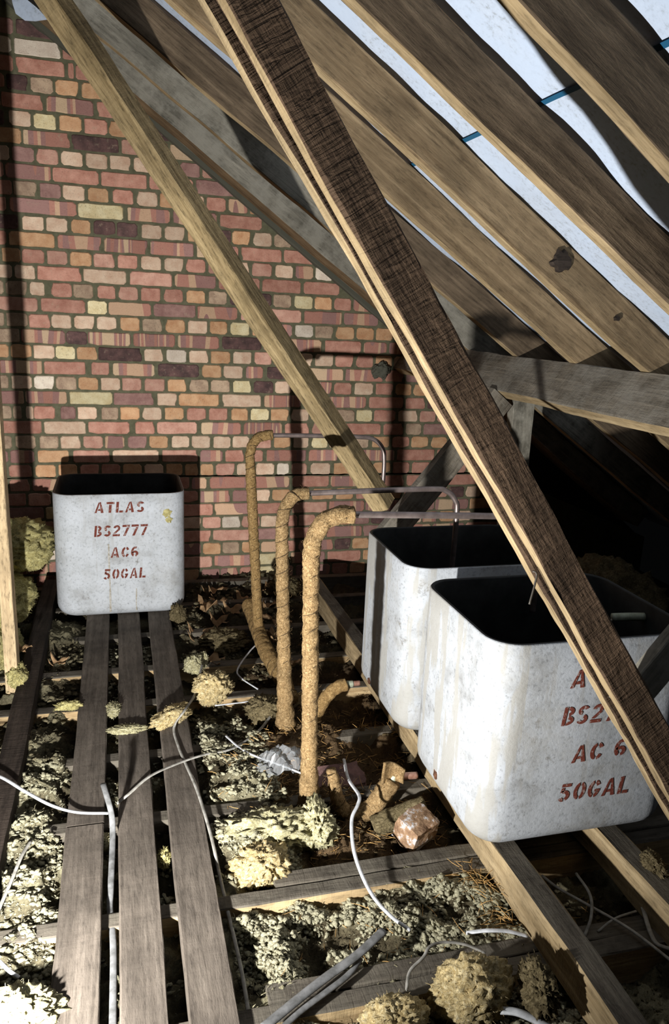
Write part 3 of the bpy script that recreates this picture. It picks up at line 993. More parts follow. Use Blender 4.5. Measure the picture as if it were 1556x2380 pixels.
def tube(name, P, radius, mat, parent=None, n=12, step=0.01, flat=None, rfun=None, raw=False, caps=True):
    if not raw: P, ss = smooth_path(P, step)
    else:
        P = np.array(P, float); ss = np.concatenate([[0], np.cumsum(np.linalg.norm(np.diff(P, axis=0), axis=1))])
    T, U, W = frames(P)
    if flat is not None:                 # flat cable: wide side lies level
        W = np.cross(T, np.tile([0, 0, 1.0], (len(P), 1))); W /= np.maximum(1e-6, np.linalg.norm(W, axis=1))[:, None]
        U = np.cross(W, T)
    A = np.linspace(0, 2 * np.pi, n, endpoint=False)
    R = np.full((len(P), n), radius) if rfun is None else rfun(ss[:, None], A[None, :], radius)
    ru, rw = (R, R) if flat is None else (R, R * flat)
    V = P[:, None, :] + U[:, None, :] * (np.cos(A)[None, :] * ru)[:, :, None] + W[:, None, :] * (np.sin(A)[None, :] * rw)[:, :, None]
    m_ = len(P)
    V = V.reshape(-1, 3)
    F = []
    for i in range(m_ - 1):
        for k in range(n):
            a = i * n + k; b_ = i * n + (k + 1) % n
            F.append((a, b_, b_ + n, a + n))
    if caps:
        F.append(tuple(range(n - 1, -1, -1))); F.append(tuple((m_ - 1) * n + k for k in range(n)))
    o = mesh_obj(name, V, F, mat, None, True)
    if parent is not None: adopt(o, parent)
    return o


def lag_r(seed, pitch=0.055, bulge=0.18, rough=0.10, taper=None):
    def fn(s, a, r):
        ph = (s / pitch + a / (2 * np.pi)) % 1.0
        wrap = bulge * (np.sqrt(np.clip(1 - (2 * ph - 1) ** 2, 0, 1)) - 0.75)
        nz = rough * (fbm(s * 38 + seed, np.cos(a) * 2.0, np.sin(a) * 2.0, 3)) + 0.07 * vnoise(s * 8 + seed, 2.0, 0.0)
        nz = nz + 0.07 * vnoise(s * 130 + seed, np.cos(a) * 9.0, np.sin(a) * 9.0)
        k = 1.0 if taper is None else np.interp(s, *taper)
        return r * k * (1 + wrap + nz)
    return fn


def spiral(P, r, pitch, seed, off=0.0, wobble=0.18):
    Pp, ss = smooth_path(P, 0.005)
    T, U, W = frames(Pp)
    a = ss / pitch * 2 * np.pi + off + wobble * 2 * np.pi * fbm(ss * 9 + seed, 0.0, 0.0, 2)
    return Pp + U * (np.cos(a) * r)[:, None] + W * (np.sin(a) * r)[:, None]


def fuzz(name, P, r, count, seed, parent, mat, length=0.012):
    rg = np.random.RandomState(seed)
    Pp, ss = smooth_path(P, 0.004)
    T, U, W = frames(Pp)
    V, F = [], []
    for _ in range(count):
        i = rg.randint(len(Pp)); a = rg.uniform(0, 6.283)
        d_ = U[i] * math.cos(a) + W[i] * math.sin(a)
        d2 = d_ * 0.6 + T[i] * rg.uniform(-1, 1) + np.cross(T[i], d_) * rg.uniform(-1, 1)
        d2 /= np.linalg.norm(d2)
        b_ = Pp[i] + d_ * r * 0.93
        e = b_ + d2 * length * rg.uniform(0.5, 1.6) + d_ * 0.003
        mpt = (b_ + e) / 2 + d_ * 0.003
        s_ = np.cross(d2, T[i]); s_ = s_ / (np.linalg.norm(s_) + 1e-6) * 0.0006
        n0 = len(V)
        V += [b_ - s_, b_ + s_, mpt + s_ * .7, mpt - s_ * .7, e]
        F += [(n0, n0 + 1, n0 + 2, n0 + 3), (n0 + 3, n0 + 2, n0 + 4)]
    o = mesh_obj(name, V, F, mat, None, False)
    adopt(o, parent); tag(o, kind='stuff')


def lagged_pipe(label, lagpath, r, coppath, seed, mat=HESS, taper=None, pitch=0.055):
    root = empty('lagged_pipe', lagpath[0])
    tag(root, label, 'lagged pipe', 'hessian wrapped rising pipes')
    tube('lagging', lagpath, r, mat, root, n=26, step=0.005, rfun=lag_r(seed, pitch, taper=taper))
    tube('twine', spiral(lagpath, r * 1.0, pitch, seed), 0.0015, TWINE, root, n=5, raw=True)
    fuzz('fibres', lagpath, r, 500, seed, root, mat)
    if coppath: tube('copper_pipe', coppath, 0.0096, COPPER, root, n=14, step=0.008)
    return root


lagged_pipe('thin brown lagged pipe farthest back, against the brick wall',
            [(0.572, 3.10, -0.03), (0.563, 3.10, 0.05), (0.540, 3.10, 0.40), (0.515, 3.10, 0.78), (0.513, 3.10, 0.86), (0.535, 3.10, 0.908), (0.575, 3.10, 0.926), (0.603, 3.10, 0.927)],
            0.0205, [(0.58, 3.10, 0.926), (0.70, 3.10, 0.926), (0.96, 3.10, 0.921), (1.04, 3.10, 0.912), (1.085, 3.10, 0.875), (1.098, 3.10, 0.82), (1.099, 3.10, 0.72)], 11, HESS_D, pitch=0.045)
lagged_pipe('middle golden lagged pipe whose copper tube bends down into the rear cistern',
            [(0.540, 2.40, -0.05), (0.538, 2.40, 0.05), (0.523, 2.40, 0.35), (0.508, 2.40, 0.70), (0.509, 2.40, 0.77), (0.528, 2.40, 0.82), (0.56, 2.40, 0.843), (0.592, 2.40, 0.846)],
            0.0225, [(0.57, 2.40, 0.845), (0.70, 2.40, 0.848), (1.02, 2.40, 0.853), (1.085, 2.40, 0.845), (1.122, 2.40, 0.81), (1.132, 2.40, 0.76), (1.132, 2.40, 0.52)], 23,
            taper=([0, 0.05, 0.12, 0.3, 0.9], [1.0, 1.7, 1.3, 1.0, 0.95]))
lagged_pipe('nearest golden lagged pipe with a long horizontal copper tube',
            [(0.520, 1.97, -0.025), (0.522, 1.97, 0.03), (0.512, 1.97, 0.40), (0.502, 1.97, 0.76), (0.508, 1.97, 0.82), (0.535, 1.97, 0.868), (0.575, 1.97, 0.885), (0.617, 1.97, 0.886)],
            0.0228, [(0.59, 1.97, 0.886), (0.75, 1.97, 0.881), (1.08, 1.97, 0.868), (1.15, 1.97, 0.86), (1.195, 1.97, 0.825), (1.21, 1.97, 0.77), (1.212, 1.97, 0.56)], 37,
            taper=([0, 0.04, 0.12, 0.3, 0.9], [1.5, 1.35, 1.05, 0.95, 1.05]))

# low lagged run joining the farthest pipe
root = empty('lagged_branch', (0.57, 3.0, 0.0))
tag(root, 'dirty grey-brown lagged run on the floor below the farthest pipe', 'lagged pipe')
P = [(0.555, 3.32, 0.10), (0.562, 3.20, 0.07), (0.565, 3.02, 0.045), (0.58, 2.85, 0.02), (0.60, 2.70, 0.0), (0.61, 2.62, -0.03)]
tube('lagging', P, 0.032, HESS_D, root, n=22, step=0.006, rfun=lag_r(51, 0.05, 0.14, 0.16))
tube('twine', spiral(P, 0.033, 0.05, 5), 0.0014, TWINE, root, n=5, raw=True)

# outlet elbow with a compression nut
root = empty('outlet_elbow', (0.67, 2.45, 0.0))
tag(root, 'short lagged elbow with a greenish nut pointing at the rear cistern', 'lagged pipe')
P = [(0.640, 2.45, -0.05), (0.668, 2.45, 0.005), (0.70, 2.45, 0.065), (0.735, 2.45, 0.10), (0.775, 2.45, 0.112)]
tube('lagging', P, 0.0225, HESS_D, root, n=20, step=0.005, rfun=lag_r(61, 0.035))
tube('nut', [(0.776, 2.45, 0.112), (0.786, 2.45, 0.112), (0.800, 2.45, 0.112)], 0.0125, VERDI, root, n=6, step=0.004)
tube('copper_end', [(0.795, 2.45, 0.112), (0.81, 2.45, 0.112), (0.826, 2.45, 0.112)], 0.0095, COPPER_B, root, n=14, step=0.005)

# U-shaped lagged outlet near the front cistern
root = empty('outlet_bend', (0.68, 1.93, -0.05))
tag(root, 'U-shaped hessian-wrapped bend with a bare copper stub beside the near cistern', 'lagged pipe')
P = [(0.585, 1.95, 0.10), (0.597, 1.945, 0.04), (0.615, 1.94, -0.02), (0.655, 1.935, -0.055), (0.70, 1.93, -0.045), (0.74, 1.93, 0.0), (0.772, 1.93, 0.055)]
tube('lagging', P, 0.027, HESS, root, n=24, step=0.005, rfun=lag_r(71, 0.04, 0.12, 0.13, taper=([0, 0.1, 0.2, 0.33], [0.62, 0.78, 1.0, 1.12])))
tube('twine', spiral(P, 0.027, 0.05, 9), 0.0013, TWINE, root, n=5, raw=True)
fuzz('fibres', P, 0.027, 260, 9, root, HESS)
tube('brass_elbow', [(0.772, 1.93, 0.055), (0.782, 1.93, 0.066), (0.798, 1.93, 0.066)], 0.0125, VERDI, root, n=10, step=0.005)
tube('copper_stub', [(0.795, 1.93, 0.064), (0.825, 1.93, 0.062), (0.853, 1.93, 0.060)], 0.0110, COPPER_B, root, n=14, step=0.006)
# flap of folded hessian
V, F = [], []
gx, gz = 9, 8
for i in range(gx):
    for j in range(gz):
        u, w_ = i / (gx - 1), j / (gz - 1)
        bend = 0.018 * math.sin(u * 3.0) - 0.03 * max(0, u - 0.6)
        V.append((0.735 + 0.060 * u, 1.905 + bend + 0.004 * math.sin(w_ * 5), 0.060 + 0.075 * w_ * (1 - 0.35 * u)))
for i in range(gx - 1):
    for j in range(gz - 1):
        a = i * gz + j; F.append((a, a + gz, a + gz + 1, a + 1))
fo = mesh_obj('hessian_flap', V, F, HESS, None)
md = fo.modifiers.new('thick', 'SOLIDIFY'); md.thickness = 0.006
adopt(fo, root)
# dusty lagged stub lying behind the rubble
root2 = empty('lagged_stub', (0.80, 1.86, -0.03))
tag(root2, 'dust-covered grey lagged stub lying behind the broken brick', 'lagged pipe')
tube('lagging', [(0.70, 1.87, -0.06), (0.78, 1.865, -0.03), (0.86, 1.86, -0.01)], 0.036, WOOL_D, root2, n=18, step=0.006, rfun=lag_r(81, 0.06, 0.06, 0.14))

CABLES = {
    'c1':[(-0.445,2.218,0.060),(-0.367,2.169,0.060),(-0.289,2.093,0.050),(-0.215,2.041,0.030),(-0.145,2.023,0.010),(-0.060,2.004,0.008)],
    'c1b':[(-0.037,2.050,0.004),(-0.002,2.068,0.020),(0.063,2.133,0.030),(0.159,2.210,0.016),(0.245,2.251,0.010),(0.334,2.284,0.000),(0.437,2.375,0.000),(0.525,2.511,0.000)],
    'c2':[(-0.073,2.035,0.085),(-0.061,1.986,0.070),(-0.050,1.954,0.035),(-0.048,1.898,0.000),(-0.052,1.739,-0.020),(-0.054,1.675,-0.030),(-0.045,1.545,-0.025),(-0.045,1.324,-0.020)],
    'c3':[(0.294,2.870,0.030),(0.248,2.658,0.020),(0.193,2.463,0.060),(0.154,2.438,0.012),(0.160,2.318,0.008),(0.175,2.212,0.008),(0.198,2.056,0.008),(0.215,1.856,0.004),(0.223,1.727,-0.020),(0.229,1.599,-0.030),(0.235,1.424,-0.030),(0.233,1.281,-0.030)],
    'c4':[(0.324,2.368,0.000),(0.360,2.262,0.010),(0.407,2.201,0.010),(0.462,2.152,0.010),(0.529,2.100,0.000)],
    'c5':[(0.587,3.117,0.060),(0.569,3.058,0.040),(0.500,2.958,0.030),(0.432,2.827,0.020),(0.436,2.770,0.010),(0.490,2.681,0.000)],
    'c5b':[(0.312,2.584,0.000),(0.409,2.589,0.000),(0.491,2.594,0.000)],
    'c6':[(0.685,2.149,0.000),(0.650,1.983,0.040),(0.648,1.870,0.060),(0.632,1.827,0.060),(0.600,1.779,0.050),(0.579,1.690,0.030),(0.577,1.608,0.015),(0.587,1.531,0.005),(0.611,1.466,0.000),(0.646,1.425,-0.010)],
    'c7':[(0.782,1.397,-0.020),(0.820,1.374,0.000),(0.871,1.361,0.000),(0.919,1.346,-0.010)],
    'c8':[(0.795,1.321,-0.010),(0.751,1.347,0.000),(0.699,1.354,0.010),(0.659,1.339,0.020),(0.633,1.314,0.020),(0.592,1.287,0.020),(0.570,1.251,0.020),(0.574,1.248,-0.010)],
    'c9':[(0.570,1.408,0.020),(0.489,1.358,0.015),(0.409,1.321,0.010),(0.331,1.277,0.010),(0.249,1.228,0.010)],
    'c10':[(0.499,1.361,0.000),(0.460,1.325,0.000),(0.402,1.293,0.000),(0.337,1.259,0.000),(0.289,1.228,0.000)],
    'c11':[(1.053,1.515,0.000),(1.072,1.463,-0.000),(1.116,1.392,0.000),(1.163,1.316,0.000),(1.185,1.263,0.000),(1.209,1.186,0.000)],
    'c12':[(1.133,1.482,0.020),(1.124,1.404,0.020),(1.100,1.358,0.000),(1.063,1.325,-0.020)],
    'c13':[(0.758,1.173,-0.010),(0.783,1.154,0.000),(0.810,1.131,0.000),(0.841,1.096,0.000)],
    'c14':[(-0.258,1.907,0.020),(-0.275,1.850,0.020),(-0.292,1.770,0.010),(-0.314,1.670,0.000)],
    'c15':[(-0.297,1.544,0.000),(-0.265,1.501,0.000),(-0.242,1.486,-0.010)],
    'c16':[(1.103,1.330,-0.020),(1.155,1.339,0.000),(1.224,1.349,0.000)],
    'c17':[(1.248,1.355,-0.000),(1.215,1.283,0.000),(1.207,1.245,0.000),(1.233,1.223,-0.000)],
}
# key: label, radius, flatness, material
CAB = {
    'c1': ('pale grey flat cable curving in from the left edge onto the left plank', 0.0028, 2.0, PVC),
    'c1b': ('grey cable looping over the middle and right planks towards the pipes', 0.0028, 1.9, PVC_D),
    'c2': ('thick grey cable standing up out of the gap between the left and middle planks', 0.0042, 2.0, PVC_K),
    'c3': ('grey cable crossing the right plank and running down along its right edge', 0.0030, 1.6, PVC_D),
    'c4': ('short pale cable leading to the clear plastic bag', 0.0028, 1.5, PVC),
    'c5': ('thin pale cable hanging in a loop from the farthest lagged pipe', 0.0024, 1.5, PVC),
    'c5b': ('thin pale cable lying along the joist left of the middle pipe', 0.0024, 1.5, PVC),
    'c6': ('long white cable curving over the double joist below the U-shaped bend', 0.0033, 1.6, PVC),
    'c7': ('short white cable end emerging beside the tan-sided binder', 0.0036, 1.6, PVC),
    'c8': ('thin grey hooked cable behind the large wool tuft in the foreground', 0.0026, 1.5, PVC_D),
    'c9': ('wide dusty flat cable slanting across the paired joist at the bottom', 0.0050, 2.2, PVC_K),
    'c10': ('narrower dusty cable lying beside the wide flat cable at the bottom', 0.0040, 1.8, PVC_K),
    'c11': ('grey cable running down to the right between the two binders', 0.0030, 1.5, PVC_D),
    'c12': ('grey cable hanging in a vertical loop between the two binders', 0.0028, 1.4, PVC_D),
    'c13': ('thick pale cable in the dark gap at the bottom right', 0.0055, 1.8, PVC),
    'c14': ('dull straight cable lying on the loose wool left of the planks', 0.0030, 1.6, PVC_D),
    'c15': ('short pale cable end at the lower left edge', 0.0030, 1.5, PVC),
    'c16': ('thin dark cable crossing behind the hanging loop between the binders', 0.0024, 1.3, PVC_D),
    'c17': ('grey cable dipping along the right binder at the right edge', 0.0036, 1.6, PVC_D),
}
for k, P in CABLES.items():
    lab, r, fl_, mt = CAB[k]
    o = tube('cable', P, r, mt, None, n=10, step=0.008, flat=fl_)
    tag(o, lab, 'cable', 'loose electric cables')


# ------------------------------------------------------------------ loose insulation
def bed_height(X, Y):
    h = -0.066 + 0.034 * fbm(X * 4.5, Y * 4.5, 1.0, 3) + 0.056 * fbm(X * 12, Y * 16, 5.0, 4, 0.6)
    h = h + 0.016 * np.abs(fbm(X * 52, Y * 52, 8.0, 3, 0.7))
    left = np.clip((-0.17 - X) / 0.05, 0, 1) * np.clip((2.62 - Y) / 0.1, 0, 1) * np.clip((Y - 1.66) / 0.06, 0, 1)
    h = h + left * 0.045 + np.clip((-0.16 - X) / 0.08, 0, 1) * 0.008
    side = np.clip((X - 0.215) / 0.03, 0, 1) * np.clip((0.48 - X) / 0.06, 0, 1) * np.clip((Y - 1.72) / 0.05, 0, 1) * np.clip((2.6 - Y) / 0.1, 0, 1)
    h = h + side * 0.035
    mid = np.exp(-((Y - 1.49) / 0.13) ** 2) * np.clip((X - 0.25) / 0.1, 0, 1) * np.clip((0.95 - X) / 0.1, 0, 1)
    h = h + mid * 0.012
    dirt = dirt_mask(X, Y)
    h = h - dirt * 0.022 + dirt * 0.072 * (np.exp(-((Y - 2.34) / 0.06) ** 2) + 0.75 * np.exp(-((Y - 2.0) / 0.05) ** 2))
    right = np.clip((X - 0.95) / 0.05, 0, 1)
    h = h - right * 0.035
    far = np.clip((Y - 2.9) / 0.4, 0, 1)
    h = h + far * (0.02 + 0.03 * fbm(X * 7, Y * 7, 12.0, 2))
    under = (X > -0.20) & (X < 0.235)
    h = np.where(under, np.minimum(h, -0.040 + 0.0 * h), h)
    tanks_ = (X > 0.82) & (X < 1.5)
    h = np.where(tanks_, np.minimum(h, -0.030), h)
    return np.clip(h, -0.125, 0.05)


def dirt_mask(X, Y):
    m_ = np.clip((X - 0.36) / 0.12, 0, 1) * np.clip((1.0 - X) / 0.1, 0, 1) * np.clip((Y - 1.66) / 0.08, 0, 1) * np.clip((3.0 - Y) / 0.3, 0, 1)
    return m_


def bed_colour(X, Y):
    n_ = fbm(X * 9, Y * 9, 21.0, 4)
    t = np.clip(0.35 + 1.0 * n_ + 1.2 * fbm(X * 12, Y * 16, 5.0, 4, 0.6), 0, 1)
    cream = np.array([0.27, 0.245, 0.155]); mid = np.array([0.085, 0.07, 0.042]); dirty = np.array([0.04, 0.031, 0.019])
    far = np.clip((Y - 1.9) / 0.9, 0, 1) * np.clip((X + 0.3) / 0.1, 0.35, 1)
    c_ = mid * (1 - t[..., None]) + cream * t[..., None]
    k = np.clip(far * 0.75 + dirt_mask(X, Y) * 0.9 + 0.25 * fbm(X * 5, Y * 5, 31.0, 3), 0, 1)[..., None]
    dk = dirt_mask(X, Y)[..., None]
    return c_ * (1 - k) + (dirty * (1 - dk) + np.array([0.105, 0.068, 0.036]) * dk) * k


nx, ny = 420, 560
X, Y = np.meshgrid(np.linspace(-0.75, 1.55, nx), np.linspace(1.02, 4.105, ny), indexing='ij')
Zh = bed_height(X, Y)
V = np.stack([X, Y, Zh], -1).reshape(-1, 3)
ii, jj = np.meshgrid(np.arange(nx - 1), np.arange(ny - 1), indexing='ij')
a = (ii * ny + jj).reshape(-1)
F = np.stack([a, a + ny, a + ny + 1, a + 1], 1)
me = bpy.data.meshes.new('loose_insulation')
me.vertices.add(len(V)); me.vertices.foreach_set('co', V.reshape(-1))
me.loops.add(F.size); me.loops.foreach_set('vertex_index', F.reshape(-1).astype(np.int32))
me.polygons.add(len(F)); me.polygons.foreach_set('loop_start', np.arange(0, F.size, 4, dtype=np.int32))
me.polygons.foreach_set('loop_total', np.full(len(F), 4, dtype=np.int32))
me.update(calc_edges=True); me.validate()
me.polygons.foreach_set('use_smooth', [True] * len(F))
ca = me.color_attributes.new('col', 'FLOAT_COLOR', 'POINT')
cc = np.concatenate([bed_colour(X, Y).reshape(-1, 3), np.ones((len(V), 1))], 1)
ca.data.foreach_set('color', cc.reshape(-1))
me.materials.append(BED)
o = bpy.data.objects.new('loose_insulation', me); COL.objects.link(o)
tag(o, 'matted bed of dirty cream insulation between the joists', 'insulation', kind='stuff')

# granules on top of the bed
ico = bmesh.new(); bmesh.ops.create_icosphere(ico, subdivisions=1, radius=1.0)
IV = np.array([v_.co[:] for v_ in ico.verts]); IF = np.array([[q.index for q in f_.verts] for f_ in ico.faces]); ico.free()
rg = np.random.RandomState(5)
GN = [0.45 * fbm(IV[:, 0] * 1.6 + 9 * k, IV[:, 1] * 1.6, IV[:, 2] * 1.6, 3, 0.7) + 0.55 * rg.uniform(-1, 1, len(IV)) for k in range(24)]


def granules(name, label, boxes, mat):
    VV, FF, CCs = [], [], []
    n0 = 0
    for (x0, x1, y0, y1, cnt, s0, s1, tint) in boxes:
        xs = rg.uniform(x0, x1, cnt); ys = rg.uniform(y0, y1, cnt)
        keep = fbm(xs * 12, ys * 16, 5.0, 4, 0.6) + 0.5 * fbm(xs * 7, ys * 7, 40.0, 3) > 0.0 - 0.35 * rg.rand(len(xs)) ** 3
        xs, ys = xs[keep], ys[keep]
        zs = bed_height(xs, ys)
        for x, y, z in zip(xs, ys, zs):
            s_ = s0 * 0.6 + (s1 * 1.15 - s0 * 0.6) * rg.rand() ** 2.2
            q = IV * (s_ * (1 + GN[rg.randint(len(GN))][:, None])) * np.array([1.15, rg.uniform(0.45, 1.0), rg.uniform(0.35, 0.85)])
            ang = rg.uniform(0, 6.28); c_, s2 = math.cos(ang), math.sin(ang)
            q = np.stack([q[:, 0] * c_ - q[:, 1] * s2, q[:, 0] * s2 + q[:, 1] * c_, q[:, 2]], 1)
            VV.append(q + np.array([x, y, z + s_ * 0.45])); FF.append(IF + n0); n0 += len(IV)
            k = rg.uniform(0.75, 1.15)
            CCs.append(np.tile(np.array(tint) * k, (len(IV), 1)))
    V = np.concatenate(VV); F = np.concatenate(FF); Cc = np.concatenate(CCs)
    me = bpy.data.meshes.new(name)
    me.vertices.add(len(V)); me.vertices.foreach_set('co', V.reshape(-1))
    me.loops.add(F.size); me.loops.foreach_set('vertex_index', F.reshape(-1).astype(np.int32))
    me.polygons.add(len(F)); me.polygons.foreach_set('loop_start', np.arange(0, F.size, 3, dtype=np.int32))
    me.polygons.foreach_set('loop_total', np.full(len(F), 3, dtype=np.int32))
    me.update(calc_edges=True)
    ca = me.color_attributes.new('col', 'FLOAT_COLOR', 'POINT')
    ca.data.foreach_set('color', np.concatenate([Cc, np.ones((len(V), 1))], 1).reshape(-1))
    me.materials.append(mat)
    o = bpy.data.objects.new(name, me); COL.objects.link(o)
    return tag(o, label, 'insulation', kind='stuff')


CREAM = (0.47, 0.44, 0.30); DULL = (0.22, 0.19, 0.115); BRN = (0.13, 0.095, 0.05)
granules('insulation_granules', 'loose cream granules scattered over the insulation bed', [
    (-0.52, -0.18, 1.05, 2.3, 12000, 0.0025, 0.0085, CREAM),
    (-0.42, -0.18, 2.3, 3.3, 1200, 0.003, 0.012, DULL),
    (0.23, 0.94, 1.36, 1.60, 13000, 0.0025, 0.0078, CREAM),
    (0.23, 0.94, 1.08, 1.27, 1800, 0.003, 0.009, CREAM),
    (0.22, 0.46, 1.70, 2.5, 5000, 0.003, 0.009, CREAM),
    (0.22, 0.60, 2.5, 3.5, 1800, 0.003, 0.013, DULL),
    (0.45, 0.93, 1.70, 2.6, 1500, 0.002, 0.007, BRN),
    (0.25, 0.95, 3.4, 4.08, 900, 0.005, 0.016, DULL),
    (-0.07, -0.03, 1.1, 3.4, 500, 0.003, 0.009, CREAM),
    (0.07, 0.105, 1.1, 3.4, 500, 0.003, 0.009, CREAM),
    (1.0, 1.45, 1.05, 1.5, 900, 0.003, 0.008, DULL),
    (0.87, 0.95, 1.10, 1.50, 400, 0.003, 0.008, CREAM)], GRAN)

# loose fibres lying over the bed
nf = 26000
fx = rg.uniform(-0.5, 0.98, nf); fy = 1.05 + 3.0 * rg.rand(nf) ** 1.5
ok = ~((fx > -0.19) & (fx < 0.22)); fx, fy = fx[ok], fy[ok]; nf = len(fx)
fz = bed_height(fx, fy) + rg.uniform(0.001, 0.012, nf)
fc = bed_colour(fx, fy) * rg.uniform(0.9, 1.7, (nf, 1))
ang = rg.uniform(0, 6.283, nf); L = rg.uniform(0.005, 0.017, nf)
dx_, dy_, dz_ = np.cos(ang), np.sin(ang), rg.uniform(-0.3, 0.7, nf)
wd = rg.uniform(0.0004, 0.0012, nf)
sx_, sy_ = -dy_ * wd, dx_ * wd
bend = rg.uniform(-0.3, 0.3, nf) * L
P0 = np.stack([fx, fy, fz], 1); D = np.stack([dx_, dy_, dz_], 1) * L[:, None]; S = np.stack([sx_, sy_, 0.5 * wd], 1)
M1 = P0 + D * 0.55 + np.stack([-dy_ * bend, dx_ * bend, 0.3 * np.abs(bend)], 1); E1 = P0 + D
V = np.stack([P0 - S, P0 + S, M1 + S, M1 - S, E1], 1).reshape(-1, 3)
k5 = np.arange(nf) * 5
F = [(a_, a_ + 1, a_ + 2, a_ + 3) for a_ in k5] + [(a_ + 3, a_ + 2, a_ + 4) for a_ in k5]
o = mesh_obj('insulation_fibres', V, F, GRAN, None, False)
ca = o.data.color_attributes.new('col', 'FLOAT_COLOR', 'POINT')
ca.data.foreach_set('color', np.concatenate([np.repeat(fc, 5, 0), np.ones((nf * 5, 1))], 1).reshape(-1))
tag(o, 'loose wool fibres matted over the insulation bed', 'insulation', kind='stuff')

# tufts of wool: each one a thing
tb = bmesh.new(); bmesh.ops.create_icosphere(tb, subdivisions=5, radius=1.0)
TV = np.array([v_.co[:] for v_ in tb.verts]); TF = [tuple(q.index for q in f_.verts) for f_ in tb.faces]; tb.free()


def tuft(c0, size, mat, label, seed, name='wool_tuft', amp=0.55, freq=2.2, cat='insulation', group=None, rot=0.0):
    q = TV.copy()
    n1 = fbm(q[:, 0] * freq + seed * 7, q[:, 1] * freq, q[:, 2] * freq, 4, 0.6)
    n2 = 1 - 2 * np.abs(fbm(q[:, 0] * freq * 2.3 + seed, q[:, 1] * freq * 2.3 + 9, q[:, 2] * freq * 2.3, 4, 0.65))
    n3 = fbm(q[:, 0] * freq * 7 + seed, q[:, 1] * freq * 7, q[:, 2] * freq * 7, 3, 0.65)
    r_ = 0.9 + amp * 0.9 * n1 + amp * 0.6 * n2 + 0.16 * n3
    q = q * r_[:, None] * np.array(size)
    c_, s_ = math.cos(rot), math.sin(rot)
    q = np.stack([q[:, 0] * c_ - q[:, 1] * s_, q[:, 0] * s_ + q[:, 1] * c_, q[:, 2]], 1)
    o = mesh_obj(name, q, TF, mat, None, True, matrix=Matrix.Translation(Vector(c0)))
    # loose fibres standing off the surface
    rg_ = np.random.RandomState(seed)
    big = float(np.mean(size))
    cnt = int(160 + 5200 * big)
    V, F = [], []
    for i in rg_.randint(0, len(q), cnt):
        b0 = q[i]; d_ = b0 / (np.linalg.norm(b0) + 1e-9)
        d2 = d_ * 0.5 + rg_.uniform(-1, 1, 3); d2 /= np.linalg.norm(d2)
        if d2.dot(d_) < 0: d2 = -d2
        L = rg_.uniform(0.004, 0.013) * (0.6 + big * 5)
        s_ = np.cross(d2, d_); s_ = s_ / (np.linalg.norm(s_) + 1e-6) * rg_.uniform(0.0004, 0.0009)
        m1 = b0 + d2 * L * 0.5 + d_ * L * 0.12; e = b0 + d2 * L
        n0 = len(V)
        V += [b0 - s_, b0 + s_, m1 + s_ * 0.8, m1 - s_ * 0.8, e]
        F += [(n0, n0 + 1, n0 + 2, n0 + 3), (n0 + 3, n0 + 2, n0 + 4)]
    fb = mesh_obj('fibres', V, F, mat, o, False)
    tag(fb, kind='stuff')
    return tag(o, label, cat, group)


G = 'tufts of wool lying on planks and joists'
tuft((0.315, 2.66, 0.035), (0.062, 0.055, 0.05), WOOL_O, 'round golden wool tuft just right of the planks', 1, group=G)
tuft((0.150, 2.50, 0.022), (0.075, 0.035, 0.024), WOOL_O, 'long golden wool tuft lying on the right plank under a cable', 2, group=G, rot=0.7)
tuft((0.265, 2.90, 0.02), (0.034, 0.03, 0.04), WOOL_C, 'small white wool tuft at the top of the cable on the right plank', 3, group=G)
tuft((0.30, 2.94, 0.015), (0.022, 0.02, 0.03), WOOL_C, 'tiny pale wool tuft right of the small white tuft', 4, group=G)
tuft((-0.005, 2.46, 0.008), (0.055, 0.022, 0.010), WOOL_C, 'thin flat white wool scrap lying across the middle plank', 5, group=G)
tuft((-0.048, 2.62, 0.000), (0.022, 0.04, 0.018), WOOL_C, 'pale wool scrap stuck between the left and middle planks', 6, group=G)
tuft((-0.205, 2.68, 0.0), (0.04, 0.02, 0.014), WOOL_Y, 'small yellow wool scrap at the left side of the left plank', 7, group=G)
tuft((-0.395, 2.83, 0.062), (0.030, 0.05, 0.035), WOOL_Y, 'bright yellow wool scrap at the foot of the left post', 8, group=G)
tuft((0.40, 1.85, -0.01), (0.115, 0.06, 0.05), WOOL_C, 'large torn cream wool tuft in front of the nearest lagged pipe', 9, group=G, amp=0.7, freq=2.8)
tuft((0.515, 1.845, -0.005), (0.042, 0.05, 0.055), WOOL_C, 'ragged cream wool tuft at the right end of the large torn one', 10, group=G, amp=0.75, freq=2.8)
tuft((0.335, 1.74, -0.02), (0.065, 0.06, 0.042), WOOL_O, 'ochre and cream wool tuft below the large torn one', 11, group=G, amp=0.6, freq=2.6)
tuft((0.715, 1.225, 0.0), (0.088, 0.062, 0.075), WOOL_O, 'large shaggy wool ball in the foreground before the tan-sided binder', 12, group=G, amp=0.28, freq=2.0)
tuft((0.525, 1.205, -0.02), (0.07, 0.05, 0.05), WOOL_O, 'yellowish wool lump at the bottom edge left of the large wool ball', 13, group=G, amp=0.35)
tuft((-0.235, 1.375, -0.005), (0.075, 0.055, 0.05), WOOL_C, 'bright white-yellow wool lump in the lower left corner', 14, group=G, amp=0.55, freq=3.0)
tuft((-0.075, 1.93, -0.028), (0.02, 0.03, 0.012), WOOL_C, 'tiny wool crumb in the gap by the butt joint', 15, group=G)
tuft((0.087, 1.83, -0.03), (0.016, 0.03, 0.018), WOOL_Y, 'small yellow wool crumb in the gap between the middle and right planks', 16, group=G)
tuft((0.84, 1.17, 0.03), (0.028, 0.05, 0.05), WOOL_D, 'dusty wool clinging to the side of the tan-sided binder', 17, group=G, amp=0.6, freq=3.0)
